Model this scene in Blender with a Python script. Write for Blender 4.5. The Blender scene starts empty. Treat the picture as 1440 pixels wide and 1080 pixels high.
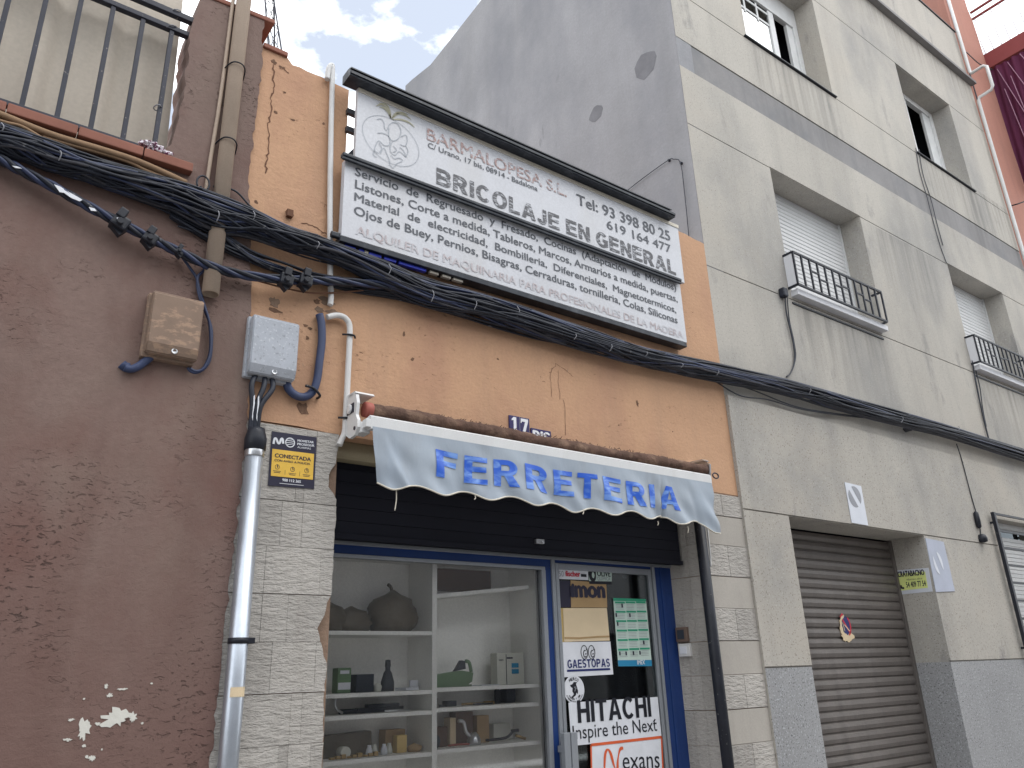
import bpy, bmesh, math, random
from mathutils import Vector, Matrix
R = math.radians
SC = bpy.context.scene
COL = SC.collection

# ------------------------------------------------------------------ camera
cam_d = bpy.data.cameras.new('camera')
cam_d.sensor_width = 36.0
cam_d.lens = 27.526
cam_d.clip_start = 0.05
cam_d.clip_end = 2000
cam = bpy.data.objects.new('camera', cam_d)
COL.objects.link(cam)
cam.matrix_world = Matrix(((0.806346, -0.182396, -0.562617, 0.000000), (-0.590544, -0.300756, -0.748868, -4.200000), (-0.032620, 0.936097, -0.350227, 1.600000), (0.000000, 0.000000, 0.000000, 1.000000)))
SC.camera = cam

# ------------------------------------------------------------------ sky and sun
SUN_EL, SUN_AZ = 58.0, 150.0        # azimuth clockwise from +Y
world = bpy.data.worlds.new('World')
SC.world = world
world.use_nodes = True
wn, wl = world.node_tree.nodes, world.node_tree.links
wn.clear()
sky = wn.new('ShaderNodeTexSky')
sky.sky_type = 'NISHITA'
sky.sun_disc = False
sky.sun_elevation = R(SUN_EL)
sky.sun_rotation = R(SUN_AZ)
sky.air_density = 1.0
sky.dust_density = 1.0
tc = wn.new('ShaderNodeTexCoord')
mp = wn.new('ShaderNodeMapping')
mp.inputs['Scale'].default_value = (1, 1, 1.8)
mp.inputs['Location'].default_value = (0.2, 1.4, 0.35)
cn = wn.new('ShaderNodeTexNoise')
cn.inputs['Scale'].default_value = 2.6
cn.inputs['Detail'].default_value = 9
cn.inputs['Roughness'].default_value = 0.55
cr = wn.new('ShaderNodeValToRGB')
cr.color_ramp.elements[0].position = 0.395
cr.color_ramp.elements[0].color = (.20, .27, .34, 1)
cr.color_ramp.elements[1].position = 0.445
cm = wn.new('ShaderNodeMixRGB')
cm.inputs['Color2'].default_value = (13.6, 14.0, 14.3, 1)
bg = wn.new('ShaderNodeBackground')
bg.inputs['Strength'].default_value = 0.15
wo = wn.new('ShaderNodeOutputWorld')
wl.new(tc.outputs['Generated'], mp.inputs['Vector'])
wl.new(mp.outputs['Vector'], cn.inputs['Vector'])
wl.new(cn.outputs['Fac'], cr.inputs['Fac'])
wl.new(cr.outputs['Color'], cm.inputs['Fac'])
wl.new(sky.outputs['Color'], cm.inputs['Color1'])
wl.new(cm.outputs['Color'], bg.inputs['Color'])
wl.new(bg.outputs['Background'], wo.inputs['Surface'])

sun_d = bpy.data.lights.new('sun', 'SUN')
sun_d.energy = 1.0
sun_d.angle = R(30)
sun_d.color = (1.0, 0.97, 0.93)
sun = bpy.data.objects.new('sun', sun_d)
COL.objects.link(sun)
sdir = Vector((math.sin(R(SUN_AZ)) * math.cos(R(SUN_EL)), math.cos(R(SUN_AZ)) * math.cos(R(SUN_EL)), math.sin(R(SUN_EL))))
sun.rotation_euler = (-sdir).to_track_quat('-Z', 'Y').to_euler()

SC.view_settings.view_transform = 'Standard'
SC.view_settings.look = 'None'
SC.view_settings.exposure = 0.15
SC.view_settings.gamma = 1.0
SC.view_settings.use_curve_mapping = False

# ------------------------------------------------------------------ helpers
random.seed(7)
ORG = {}

def lin(v):
    v /= 255.0
    return v / 12.92 if v <= 0.04045 else ((v + 0.055) / 1.055) ** 2.4

def C(r, g, b, k=1.0):
    return (min(.9, lin(r) / k), min(.9, lin(g) / k), min(.9, lin(b) / k), 1)

class MB:
    def __init__(s):
        s.bm = bmesh.new()

    def face(s, pts):
        try:
            return s.bm.faces.new([s.bm.verts.new(p) for p in pts])
        except ValueError:
            return None

    def box(s, x0, x1, y0, y1, z0, z1, bev=0.0, seg=2, rot=None):
        b = bmesh.new()
        bmesh.ops.create_cube(b, size=1)
        cx, cy, cz = (x0 + x1) / 2, (y0 + y1) / 2, (z0 + z1) / 2
        for v in b.verts:
            v.co = Vector((v.co.x * (x1 - x0), v.co.y * (y1 - y0), v.co.z * (z1 - z0)))
        if bev:
            bmesh.ops.bevel(b, geom=b.edges[:], offset=bev, segments=seg, affect='EDGES', profile=0.6)
        m = Matrix.Translation((cx, cy, cz))
        if rot is not None:
            m = m @ rot
        b.transform(m)
        s.merge(b)
        return s

    def merge(s, b):
        me = bpy.data.meshes.new('t')
        b.to_mesh(me)
        b.free()
        s.bm.from_mesh(me)
        bpy.data.meshes.remove(me)

    def tube(s, pts, r, seg=8, smooth=0, cap=True, radii=None):
        pts = [Vector(p) for p in pts]
        if smooth:
            pts = spline(pts, smooth)
        n = len(pts)
        rings = []
        up = None
        for i in range(n):
            t = (pts[min(i + 1, n - 1)] - pts[max(i - 1, 0)])
            if t.length < 1e-9:
                t = Vector((0, 0, 1))
            t.normalize()
            if up is None:
                up = Vector((0, 1, 0)) if abs(t.y) < .9 else Vector((1, 0, 0))
            a = t.cross(up)
            if a.length < 1e-6:
                a = t.cross(Vector((1, 0, 0)))
            a.normalize()
            b = a.cross(t)
            up = b
            rr = radii[min(i, len(radii) - 1)] if radii else r
            rings.append([s.bm.verts.new(pts[i] + (a * math.cos(2 * math.pi * k / seg) + b * math.sin(2 * math.pi * k / seg)) * rr) for k in range(seg)])
        for i in range(n - 1):
            for k in range(seg):
                f = s.bm.faces.new((rings[i][k], rings[i][(k + 1) % seg], rings[i + 1][(k + 1) % seg], rings[i + 1][k]))
                f.smooth = seg > 4
        if cap:
            s.bm.faces.new(rings[0])
            s.bm.faces.new(rings[-1][::-1])
        return s

    def prism(s, pts, axis, a, b):
        """closed outline extruded along an axis ('x','y','z') from a to b; pts are the other two coordinates"""
        def mk(p, q):
            if axis == 'y':
                return (p[0], q, p[1])
            if axis == 'x':
                return (q, p[0], p[1])
            return (p[0], p[1], q)
        A = [s.bm.verts.new(mk(p, a)) for p in pts]
        B = [s.bm.verts.new(mk(p, b)) for p in pts]
        fa = s.bm.faces.new(A)
        fb = s.bm.faces.new(B[::-1])
        n = len(pts)
        for i in range(n):
            s.bm.faces.new((A[(i + 1) % n], A[i], B[i], B[(i + 1) % n]))
        fa.normal_update()
        fb.normal_update()
        bmesh.ops.triangulate(s.bm, faces=[fa, fb], ngon_method='EAR_CLIP')
        return s

    def plate(s, pts, n=(0, -1, 0), t=0.003):
        """a flat plate: outline of 3-D points, thickened away from the viewer's side"""
        n = Vector(n)
        A = [s.bm.verts.new(Vector(p)) for p in pts]
        B = [s.bm.verts.new(Vector(p) - n * t) for p in pts]
        fa = s.bm.faces.new(A)
        fb = s.bm.faces.new(B[::-1])
        k = len(pts)
        for i in range(k):
            s.bm.faces.new((A[(i + 1) % k], A[i], B[i], B[(i + 1) % k]))
        fa.normal_update()
        fb.normal_update()
        bmesh.ops.triangulate(s.bm, faces=[fa, fb], ngon_method='EAR_CLIP')
        return s

    def ribbon(s, pts, w, n=(0, -1, 0)):
        """thin flat line along a polyline lying on a surface with normal n"""
        pts = [Vector(p) for p in pts]
        n = Vector(n)
        L = []
        for i in range(len(pts)):
            t = (pts[min(i + 1, len(pts) - 1)] - pts[max(i - 1, 0)]).normalized()
            sd = t.cross(n).normalized()
            ww = w[i] if isinstance(w, (list, tuple)) else w
            L.append((s.bm.verts.new(pts[i] - sd * ww / 2), s.bm.verts.new(pts[i] + sd * ww / 2)))
        for i in range(len(L) - 1):
            s.bm.faces.new((L[i][0], L[i][1], L[i + 1][1], L[i + 1][0]))
        return s

    def lathe(s, prof, seg=16, at=(0, 0, 0), axis='z'):
        rings = []
        for r, h in prof:
            ring = []
            for k in range(seg):
                a = 2 * math.pi * k / seg
                p = (r * math.cos(a), r * math.sin(a), h)
                if axis == 'y':
                    p = (p[0], p[2], p[1])
                elif axis == 'x':
                    p = (p[2], p[0], p[1])
                ring.append(s.bm.verts.new(Vector(p) + Vector(at)))
            rings.append(ring)
        for i in range(len(rings) - 1):
            for k in range(seg):
                f = s.bm.faces.new((rings[i][k], rings[i][(k + 1) % seg], rings[i + 1][(k + 1) % seg], rings[i + 1][k]))
                f.smooth = True
        s.bm.faces.new(rings[0])
        s.bm.faces.new(rings[-1])
        return s

    def text(s, body, p0, p1, h, n=(0, -1, 0), bold=0.0, lift=0.0, up=None, fit=True, wmax=None):
        """lettering: baseline from p0 to p1, capital height h, lying on a surface with normal n"""
        p0, p1, n = Vector(p0), Vector(p1), Vector(n)
        u = (p1 - p0)
        L = u.length
        u.normalize()
        v = Vector(up) if up else n.cross(u).normalized()
        vs, fs, w, cap = text_geo(body, 0.0)
        offs = [(0, 0)] if bold < .008 else [(-bold, 0), (bold, 0), (0, bold * .7), (0, -bold * .3)]
        for q, (ox, oy) in enumerate(offs):
            V = [s.bm.verts.new(p0 + u * ((x + ox) / w * L) + v * ((y + oy) / cap * h) + n * (lift + .00012 * q)) for x, y in vs]
            for f in fs:
                try:
                    s.bm.faces.new([V[i] for i in f])
                except ValueError:
                    pass
        return s

    def build(s, name, mat, parent=None, kind=None, loc=None):
        """link the mesh as one object; a part that consists of far-apart pieces becomes one part object per piece"""
        if getattr(s, 'recalc', True):
            bmesh.ops.recalc_face_normals(s.bm, faces=s.bm.faces[:])
        first = None
        for bm in (s.pieces() if parent is not None else [s.bm]):
            o0 = ORG[parent.name] if parent is not None else (Vector(loc) if loc is not None else s.base())
            for v in bm.verts:
                v.co -= o0
            me = bpy.data.meshes.new(name)
            bm.to_mesh(me)
            bm.free()
            me.materials.append(mat)
            o = bpy.data.objects.new(name, me)
            COL.objects.link(o)
            if parent is None:
                o.location = o0
            else:
                o.parent = parent
            ORG[o.name] = o0
            if kind:
                o['kind'] = kind
            first = first or o
        return first

    def pieces(s):
        bm = s.bm
        bm.verts.index_update()
        isl, boxes, n = {}, [], 0
        for v in bm.verts:
            if v.index in isl:
                continue
            stack, lo, hi = [v], list(v.co), list(v.co)
            isl[v.index] = n
            while stack:
                q = stack.pop()
                for i in range(3):
                    lo[i] = min(lo[i], q.co[i])
                    hi[i] = max(hi[i], q.co[i])
                for e in q.link_edges:
                    w = e.other_vert(q)
                    if w.index not in isl:
                        isl[w.index] = n
                        stack.append(w)
            boxes.append((lo, hi, max(hi[i] - lo[i] for i in range(3))))
            n += 1
        if n < 2 or n > 400:
            return [bm]
        par = list(range(n))
        def root(i):
            while par[i] != i:
                i = par[i]
            return i
        for i in range(n):
            for j in range(i + 1, n):
                (l1, h1, s1), (l2, h2, s2) = boxes[i], boxes[j]
                g = math.sqrt(sum(max(0, l1[k] - h2[k], l2[k] - h1[k]) ** 2 for k in range(3)))
                if g <= max(.02, .5 * max(s1, s2)):
                    par[root(i)] = root(j)
        roots = sorted(set(root(i) for i in range(n)))
        if len(roots) == 1:
            return [bm]
        out = []
        for r in roots:
            c = bm.copy()
            c.verts.ensure_lookup_table()
            bmesh.ops.delete(c, geom=[v for v in c.verts if root(isl[v.index]) != r], context='VERTS')
            out.append(c)
        bm.free()
        return out

    def bold(s, body, p0, p1, h, t=.2, n=(0, -1, 0), sp=.115):
        """grotesque bold capitals built from bars and arcs"""
        p0, p1, n = Vector(p0), Vector(p1), Vector(n)
        u = p1 - p0
        L = u.length
        u.normalize()
        v = n.cross(u).normalized()
        polys, w = bold_geo(body, t, sp)
        for k, P in enumerate(polys):
            s.face([p0 + u * (x / w * L) + v * (y * h) + n * (.00012 * (k % 7)) for x, y in P])
        return s

    def base(s):
        xs = [v.co.x for v in s.bm.verts]
        ys = [v.co.y for v in s.bm.verts]
        zs = [v.co.z for v in s.bm.verts]
        return Vector(((min(xs) + max(xs)) / 2, (min(ys) + max(ys)) / 2, min(zs)))

def spline(p, k):
    out = []
    n = len(p)
    for i in range(n - 1):
        a, b, c, d = p[max(i - 1, 0)], p[i], p[i + 1], p[min(i + 2, n - 1)]
        for j in range(k):
            t = j / k
            out.append(0.5 * ((2 * b) + (c - a) * t + (2 * a - 5 * b + 4 * c - d) * t * t + (3 * b - a - 3 * c + d) * t ** 3))
    out.append(p[-1])
    return out

def glyph(c, t):
    """list of polygons and the advance width of one capital letter of height 1"""
    o, u = [], t * .86
    def Q(a, b, c_, d):
        o.append([(a, b), (c_, b), (c_, d), (a, d)])
    def arc(cx, cy, rx, ry, a0, a1, n=14):
        for i in range(n):
            b0, b1 = R(a0 + (a1 - a0) * i / n), R(a0 + (a1 - a0) * (i + 1) / n)
            o.append([(cx + rx * math.cos(b0), cy + ry * math.sin(b0)), (cx + rx * math.cos(b1), cy + ry * math.sin(b1)),
                      (cx + (rx - t) * math.cos(b1), cy + (ry - u) * math.sin(b1)), (cx + (rx - t) * math.cos(b0), cy + (ry - u) * math.sin(b0))])
    w = .7
    if c == 'I':
        w = t
        Q(0, 0, t, 1)
    elif c in 'FE':
        w = .62 if c == 'F' else .66
        Q(0, 0, t, 1)
        Q(t, 1 - u, w, 1)
        Q(t, .44, w * .94, .44 + u)
        if c == 'E':
            Q(t, 0, w, u)
    elif c == 'L':
        w = .6
        Q(0, 0, t, 1)
        Q(t, 0, w, u)
    elif c == 'T':
        w = .68
        Q(0, 1 - u, w, 1)
        Q(w / 2 - t / 2, 0, w / 2 + t / 2, 1 - u)
    elif c == 'H':
        w = .72
        Q(0, 0, t, 1)
        Q(w - t, 0, w, 1)
        Q(t, .5 - u / 2 + .02, w - t, .5 + u / 2 + .02)
    elif c == 'N':
        w = .72
        Q(0, 0, t, 1)
        Q(w - t, 0, w, 1)
        o.append([(t, 1), (t, .66), (w - t, 0), (w - t, .34)])
    elif c == 'A':
        w = .80
        o.append([(0, 0), (t * 1.06, 0), (w / 2, .80), (w / 2, 1), (w / 2 - t * .56, 1)])
        o.append([(w, 0), (w / 2 + t * .56, 1), (w / 2, 1), (w / 2, .80), (w - t * 1.06, 0)])
        Q(.235, .22, w - .235, .22 + u)
    elif c in 'PRB':
        w = .70
        Q(0, 0, t, 1)
        r = (1 - .44 + .0) / 2 + u * .12
        cy = 1 - r
        Q(t, 1 - u, w - r, 1)
        Q(t, cy - r, w - r, cy - r + u)
        arc(w - r, cy, r, r, -90, 90)
        if c == 'R':
            w = .74
            o.append([(.30, cy - r + .01), (.30 + t * 1.1, cy - r + .02), (w, 0), (w - t * 1.22, 0)])
        if c == 'B':
            r2 = (cy - r + u) / 2
            Q(t, 0, w - r2 + .03, u)
            arc(w - r2 + .03, r2, r2, r2, -90, 90)
            w = .73
    elif c == 'O':
        w = .80
        arc(.40, .5, .40, .515, 0, 360, 30)
    elif c in 'CG':
        w = .76
        arc(.39, .5, .39, .515, 42, 318 if c == 'C' else 345, 26)
        if c == 'G':
            Q(.42, .38, .76, .38 + u)
            Q(.76 - t * .9, .10, .76, .38)
    elif c == 'J':
        w = .54
        Q(w - t, .30, w, 1)
        arc(w / 2, .29, w / 2, .305, 180, 360, 14)
    elif c == 'S':
        w = .66
        r = .5 + u / 2
        arc(.33, 1 - r / 2 + .005, .33, r / 2 + .01, 25, 270, 16)
        arc(.33, r / 2 - .005, .33, r / 2 + .01, -155, 90, 16)
    elif c == ' ':
        w = .20
    return o, w

def bold_geo(body, t, sp=.115):
    x, polys = 0.0, []
    for c in body:
        g, w = glyph(c, t)
        polys += [[(x + a, b) for a, b in P] for P in g]
        x += w + sp
    return polys, x - sp

TG = {}

def raw_text(body, bold):
    cu = bpy.data.curves.new('t', 'FONT')
    cu.body = body
    cu.size = 1
    cu.resolution_u = 3
    cu.offset = bold
    ob = bpy.data.objects.new('t', cu)
    COL.objects.link(ob)
    bpy.context.view_layer.update()
    me = bpy.data.meshes.new_from_object(ob.evaluated_get(bpy.context.evaluated_depsgraph_get()))
    vs = [(v.co.x, v.co.y) for v in me.vertices]
    fs = [tuple(p.vertices) for p in me.polygons]
    bpy.data.objects.remove(ob)
    bpy.data.curves.remove(cu)
    bpy.data.meshes.remove(me)
    return vs, fs

def text_geo(body, bold):
    k = (body, bold)
    if k not in TG:
        if ('H', bold) not in TG and body != 'H':
            hv, hf = raw_text('H', bold)
            TG[('H', bold)] = (hv, hf, max(x for x, y in hv), max(y for x, y in hv))
        vs, fs = raw_text(body, bold)
        x0 = min(x for x, y in vs)
        vs = [(x - x0, y) for x, y in vs]
        cap = TG[('H', bold)][3] if body != 'H' else max(y for x, y in vs)
        TG[k] = (vs, fs, max(x for x, y in vs), cap)
    return TG[k]

def tag(o, label, cat, group=None, kind=None):
    o['label'] = label
    o['category'] = cat
    if group:
        o['group'] = group
    if kind:
        o['kind'] = kind
    return o

def thing(name, label, cat, loc, group=None):
    o = bpy.data.objects.new(name, None)
    o.empty_display_size = 0.1
    COL.objects.link(o)
    o.location = loc
    ORG[o.name] = Vector(loc)
    return tag(o, label, cat, group)

def relief(xs, zs, fun):
    """a wall front as a grid: fun(xm, zm) -> (depth y, material key or None for an opening); steps between cells get side faces"""
    out = {}
    xs = sorted(set(round(x, 4) for x in xs))
    zs = sorted(set(round(z, 4) for z in zs))
    nx, nz = len(xs) - 1, len(zs) - 1
    cell = [[fun((xs[i] + xs[i + 1]) / 2, (zs[j] + zs[j + 1]) / 2) for j in range(nz)] for i in range(nx)]
    def g(k):
        return out.setdefault(k, MB())
    for i in range(nx):
        for j in range(nz):
            y, k = cell[i][j]
            x0, x1, z0, z1 = xs[i], xs[i + 1], zs[j], zs[j + 1]
            if k:
                g(k).face([(x0, y, z0), (x1, y, z0), (x1, y, z1), (x0, y, z1)])
            for (di, dj) in ((1, 0), (0, 1)):
                a, b = i + di, j + dj
                if a >= nx or b >= nz:
                    continue
                y2, k2 = cell[a][b]
                if abs(y - y2) < 1e-6:
                    continue
                kk = (k if (y < y2 and k) else k2) or k
                if not kk:
                    continue
                if di:
                    g(kk).face([(x1, y, z0), (x1, y2, z0), (x1, y2, z1), (x1, y, z1)])
                else:
                    g(kk).face([(x0, y, z1), (x1, y, z1), (x1, y2, z1), (x0, y2, z1)])
    return out

# ------------------------------------------------------------------ materials
class NT:
    def __init__(s, name):
        s.m = bpy.data.materials.new(name)
        s.m.use_nodes = True
        s.t = s.m.node_tree
        s.t.nodes.clear()
        s.out = s.t.nodes.new('ShaderNodeOutputMaterial')
        s.p = s.t.nodes.new('ShaderNodeBsdfPrincipled')
        s.t.links.new(s.p.outputs[0], s.out.inputs['Surface'])
        s.pos = s.t.nodes.new('ShaderNodeNewGeometry').outputs['Position']

    def n(s, kind, **kw):
        nd = s.t.nodes.new(kind)
        for k, v in kw.items():
            if k in nd.inputs:
                nd.inputs[k].default_value = v
            else:
                setattr(nd, k, v)
        return nd

    def l(s, a, b):
        s.t.links.new(a, b)

    def noise(s, scale, detail=5, rough=.55, stretch=None, loc=(0, 0, 0), dist=0):
        v = s.pos
        if stretch:
            m = s.n('ShaderNodeMapping')
            m.inputs['Scale'].default_value = stretch
            m.inputs['Location'].default_value = loc
            s.l(v, m.inputs['Vector'])
            v = m.outputs[0]
        nd = s.n('ShaderNodeTexNoise', Scale=scale, Detail=detail, Roughness=rough, Distortion=dist)
        s.l(v, nd.inputs['Vector'])
        return nd.outputs['Fac']

    def ramp(s, fac, a, b, lo=0., hi=1.):
        nd = s.n('ShaderNodeMapRange')
        nd.inputs['From Min'].default_value = a
        nd.inputs['From Max'].default_value = b
        nd.inputs['To Min'].default_value = lo
        nd.inputs['To Max'].default_value = hi
        s.l(fac, nd.inputs['Value'])
        return nd.outputs[0]

    def mix(s, fac, a, b, mode='MIX'):
        nd = s.t.nodes.new('ShaderNodeMixRGB')
        nd.blend_type = mode
        for i, v in ((0, fac), (1, a), (2, b)):
            if isinstance(v, (int, float)):
                nd.inputs[i].default_value = v
            elif isinstance(v, tuple):
                nd.inputs[i].default_value = v
            else:
                s.l(v, nd.inputs[i])
        return nd.outputs[0]

    def bump(s, fac, strength, dist=.01, prev=None):
        nd = s.n('ShaderNodeBump', Strength=strength, Distance=dist)
        s.l(fac, nd.inputs['Height'])
        if prev is not None:
            s.l(prev, nd.inputs['Normal'])
        return nd.outputs[0]

def surf(name, col, rough=.85, var=.12, vscale=1.5, bumps=((25, .25, .01),), streak=0.0, streak_col=(.12, .10, .09, 1), streak_scale=5.0,
         specks=None, patches=None, metal=0.0, spec=.3, fine=0.06, pocks=None, lower=None, drips=None, islands=0.0):
    t = NT(name)
    dark = tuple(max(0, c * (1 - var)) for c in col[:3]) + (1,)
    lite = tuple(min(.95, c * (1 + var)) for c in col[:3]) + (1,)
    base = t.mix(t.ramp(t.noise(vscale, 6, .6), .3, .7), dark, lite)
    if fine:
        f = t.ramp(t.noise(vscale * 40, 3, .6), .3, .7, 1 - fine, 1 + fine)
        cmb = t.n('ShaderNodeCombineColor')
        for i in range(3):
            t.l(f, cmb.inputs[i])
        base = t.mix(1.0, base, cmb.outputs[0], 'MULTIPLY')
    if patches:
        for (pc, ps, a, b, st) in patches:
            base = t.mix(t.ramp(t.noise(ps, 7, .62, st, (3, 1, 2)), a, b), base, pc)
    if streak:
        fac = t.ramp(t.noise(streak_scale, 5, .6, (1, 1, .07)), .5, .75, 0, streak)
        base = t.mix(fac, base, streak_col)
    if specks:
        for (sc, ss, a, b) in specks:
            base = t.mix(t.ramp(t.noise(ss, 2, .5), a, b), base, sc)
    if lower or drips:
        sep = t.n('ShaderNodeSeparateXYZ')
        t.l(t.pos, sep.inputs[0])
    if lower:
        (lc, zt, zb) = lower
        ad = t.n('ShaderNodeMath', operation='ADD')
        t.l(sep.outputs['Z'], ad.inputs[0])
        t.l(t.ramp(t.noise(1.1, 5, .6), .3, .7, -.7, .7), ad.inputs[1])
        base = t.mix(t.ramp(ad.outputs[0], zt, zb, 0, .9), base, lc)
    if drips:
        run = t.ramp(t.noise(9, 4, .6, (1, 1, .05), (2, 0, 0)), .42, .68, .08, .58)
        for (x0, x1, zs, ln) in drips:
            f = run
            for q in (t.ramp(sep.outputs['Z'], zs - ln, zs), t.ramp(sep.outputs['Z'], zs, zs + .01, 1, 0), t.ramp(sep.outputs['X'], x0 - .1, x0 + .15), t.ramp(sep.outputs['X'], x1 - .15, x1 + .1, 1, 0)):
                mu = t.n('ShaderNodeMath', operation='MULTIPLY')
                t.l(f, mu.inputs[0])
                t.l(q, mu.inputs[1])
                f = mu.outputs[0]
            base = t.mix(f, base, C(96, 94, 92))
    if islands:
        gi = t.n('ShaderNodeNewGeometry').outputs['Random Per Island']
        fi = t.ramp(gi, 0, 1, 1 - islands, 1 + islands * .6)
        cb2 = t.n('ShaderNodeCombineColor')
        for i in range(3):
            t.l(fi, cb2.inputs[i])
        base = t.mix(1.0, base, cb2.outputs[0], 'MULTIPLY')
    pk = None
    if pocks:
        (pcol, psc, pa, pb, msc, ma, mb_) = pocks
        mul = t.n('ShaderNodeMath', operation='MULTIPLY')
        t.l(t.ramp(t.noise(psc, 4, .6, (.8, 1, 1.9), dist=.9), pa, pb), mul.inputs[0])
        t.l(t.ramp(t.noise(msc, 4, .6, (1, 1, .9), (4, 2, 7)), ma, mb_), mul.inputs[1])
        pk = mul.outputs[0]
        base = t.mix(pk, base, pcol)
    t.l(base, t.p.inputs['Base Color'])
    t.p.inputs['Roughness'].default_value = rough
    t.p.inputs['Metallic'].default_value = metal
    t.p.inputs['Specular IOR Level'].default_value = spec
    nrm = None
    for b in bumps:
        st = b[3] if len(b) > 3 else None
        nrm = t.bump(t.noise(b[0], 5, .6, st), b[1], b[2], nrm)
    if pk is not None:
        inv = t.n('ShaderNodeMath', operation='SUBTRACT')
        inv.inputs[0].default_value = 1.0
        t.l(pk, inv.inputs[1])
        nrm = t.bump(inv.outputs[0], .8, .012, nrm)
    if nrm is not None:
        t.l(nrm, t.p.inputs['Normal'])
    return t.m

def plain(name, col, rough=.5, metal=0.0, var=.08, spec=.4, bump=0.0):
    return surf(name, col, rough, var, 6.0, ((60, bump, .004),) if bump else (), metal=metal, spec=spec, fine=.03)

def printed(name, col, worn, a=.42, b=.5, scale=22, stretch=(1, 1, 3), rough=.6):
    """lettering or print that has partly worn off down to the ground colour below it"""
    t = NT(name)
    fac = t.ramp(t.noise(scale, 6, .65, stretch), a, b)
    t.l(t.mix(fac, col, worn), t.p.inputs['Base Color'])
    t.p.inputs['Roughness'].default_value = rough
    return t.m

def glass(name, tint=(.9, .95, .95, 1), refl=.05, rough=.02, film=0.0):
    t = NT(name)
    t.t.nodes.remove(t.p)
    tr = t.n('ShaderNodeBsdfTransparent')
    tr.inputs['Color'].default_value = tint
    gl = t.n('ShaderNodeBsdfGlossy')
    gl.inputs['Roughness'].default_value = rough
    fr = t.n('ShaderNodeFresnel', IOR=1.45)
    sc = t.n('ShaderNodeMath', operation='MULTIPLY')
    t.l(fr.outputs[0], sc.inputs[0])
    sc.inputs[1].default_value = refl / .04
    mx = t.n('ShaderNodeMixShader')
    t.l(sc.outputs[0], mx.inputs[0])
    t.l(tr.outputs[0], mx.inputs[1])
    t.l(gl.outputs[0], mx.inputs[2])
    last = mx.outputs[0]
    if film:
        df = t.n('ShaderNodeBsdfDiffuse')
        df.inputs['Color'].default_value = (.6, .62, .62, 1)
        m2 = t.n('ShaderNodeMixShader')
        t.l(t.ramp(t.noise(3, 6, .6, (1, 1, .5)), .35, .75, film * .3, film), m2.inputs[0])
        t.l(last, m2.inputs[1])
        t.l(df.outputs[0], m2.inputs[2])
        last = m2.outputs[0]
    t.l(last, t.out.inputs['Surface'])
    return t.m

M = {}
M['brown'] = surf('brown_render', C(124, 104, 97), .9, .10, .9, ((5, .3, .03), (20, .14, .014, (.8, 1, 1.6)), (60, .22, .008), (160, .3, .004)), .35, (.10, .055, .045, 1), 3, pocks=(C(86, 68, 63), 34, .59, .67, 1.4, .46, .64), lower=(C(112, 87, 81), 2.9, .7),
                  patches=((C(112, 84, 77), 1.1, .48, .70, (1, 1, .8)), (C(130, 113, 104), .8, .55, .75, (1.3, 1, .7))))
M['orange'] = surf('orange_paint', C(189, 150, 120), .85, .06, 1.2, ((5, .35, .03), (26, .3, .012, (.8, 1, 1.5)), (70, .3, .006)), .22, (.28, .19, .14, 1), 4, pocks=(C(150, 112, 90), 28, .63, .70, 1.9, .52, .66),
                   patches=((C(174, 134, 110), 1.3, .5, .72, (1, 1, .5)), (C(150, 128, 112), 9, .69, .74, (1, 1, .6))))
M['stucco'] = surf('beige_stucco', C(173, 168, 160), .9, .08, .8, ((90, .4, .004), (220, .3, .002), (4, .15, .02)), .38, (.24, .23, .215, 1), 2.6,
                   drips=((6.95, 8.7, 5.20, 1.0), (11.0, 12.7, 5.20, 1.0), (6.95, 8.8, 8.80, 1.5), (10.95, 12.8, 8.82, 1.6), (12.3, 14.0, 8.9, 1.7), (5.6, 14.0, 11.58, .7), (9.0, 10.6, 6.9, 1.2)), specks=((C(128, 122, 114), 75, .63, .68), (C(188, 184, 176), 60, .64, .7)), patches=((C(146, 144, 141), .7, .48, .72, (1, 1, .6)), (C(176, 169, 159), .5, .52, .7, (1, 1, 1.3)), (C(132, 130, 128), 2.3, .62, .74, (1, 1, .35))))
M['grey_band'] = surf('grey_render', C(132, 130, 130), .9, .10, 1.4, ((60, .3, .004),), .55, (.16, .16, .165, 1), 5, drips=((6.95, 8.7, 5.20, 1.0), (11.0, 12.7, 5.20, 1.0), (6.95, 8.8, 8.80, 1.5), (10.95, 12.8, 8.82, 1.6), (12.3, 14.0, 8.9, 1.7), (5.6, 14.0, 11.58, .7), (9.0, 10.6, 6.9, 1.2)),
                      patches=((C(120, 120, 122), 1.5, .5, .7, (1, 1, 1)),))
M['terrazzo'] = surf('grey_granolithic', C(150, 150, 151), .85, .08, 1.0, ((120, .3, .003),), .2, (.18, .18, .19, 1), 4,
                     specks=((C(92, 92, 94), 70, .6, .66), (C(176, 178, 182), 62, .6, .66)))
M['party'] = surf('lavender_grey_render', C(142, 142, 145), .9, .10, .9, ((3, .3, .03), (14, .25, .012), (40, .3, .006)), .5, (.2, .2, .205, 1), 1.6,
                  patches=((C(122, 123, 128), .9, .46, .72, (1, 1, .5)), (C(112, 112, 116), 3, .66, .74, (1, 1, .25))))
M['patch'] = surf('grey_mortar', C(112, 112, 116), .95, .14, 6, ((40, .4, .006),))
M['tile'] = surf('split_face_tile', C(176, 171, 165), .85, .08, 2.5, ((26, 1.0, .02, (.55, 1, 1.8)), (85, .7, .007, (.6, 1, 1.5))), .3, (.22, .19, .16, 1), 7, islands=.14)
M['tile_smooth'] = surf('smooth_tile', C(174, 168, 160), .8, .06, 2.5, ((60, .25, .004),), .2, (.25, .22, .19, 1), 7, islands=.08)
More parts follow.
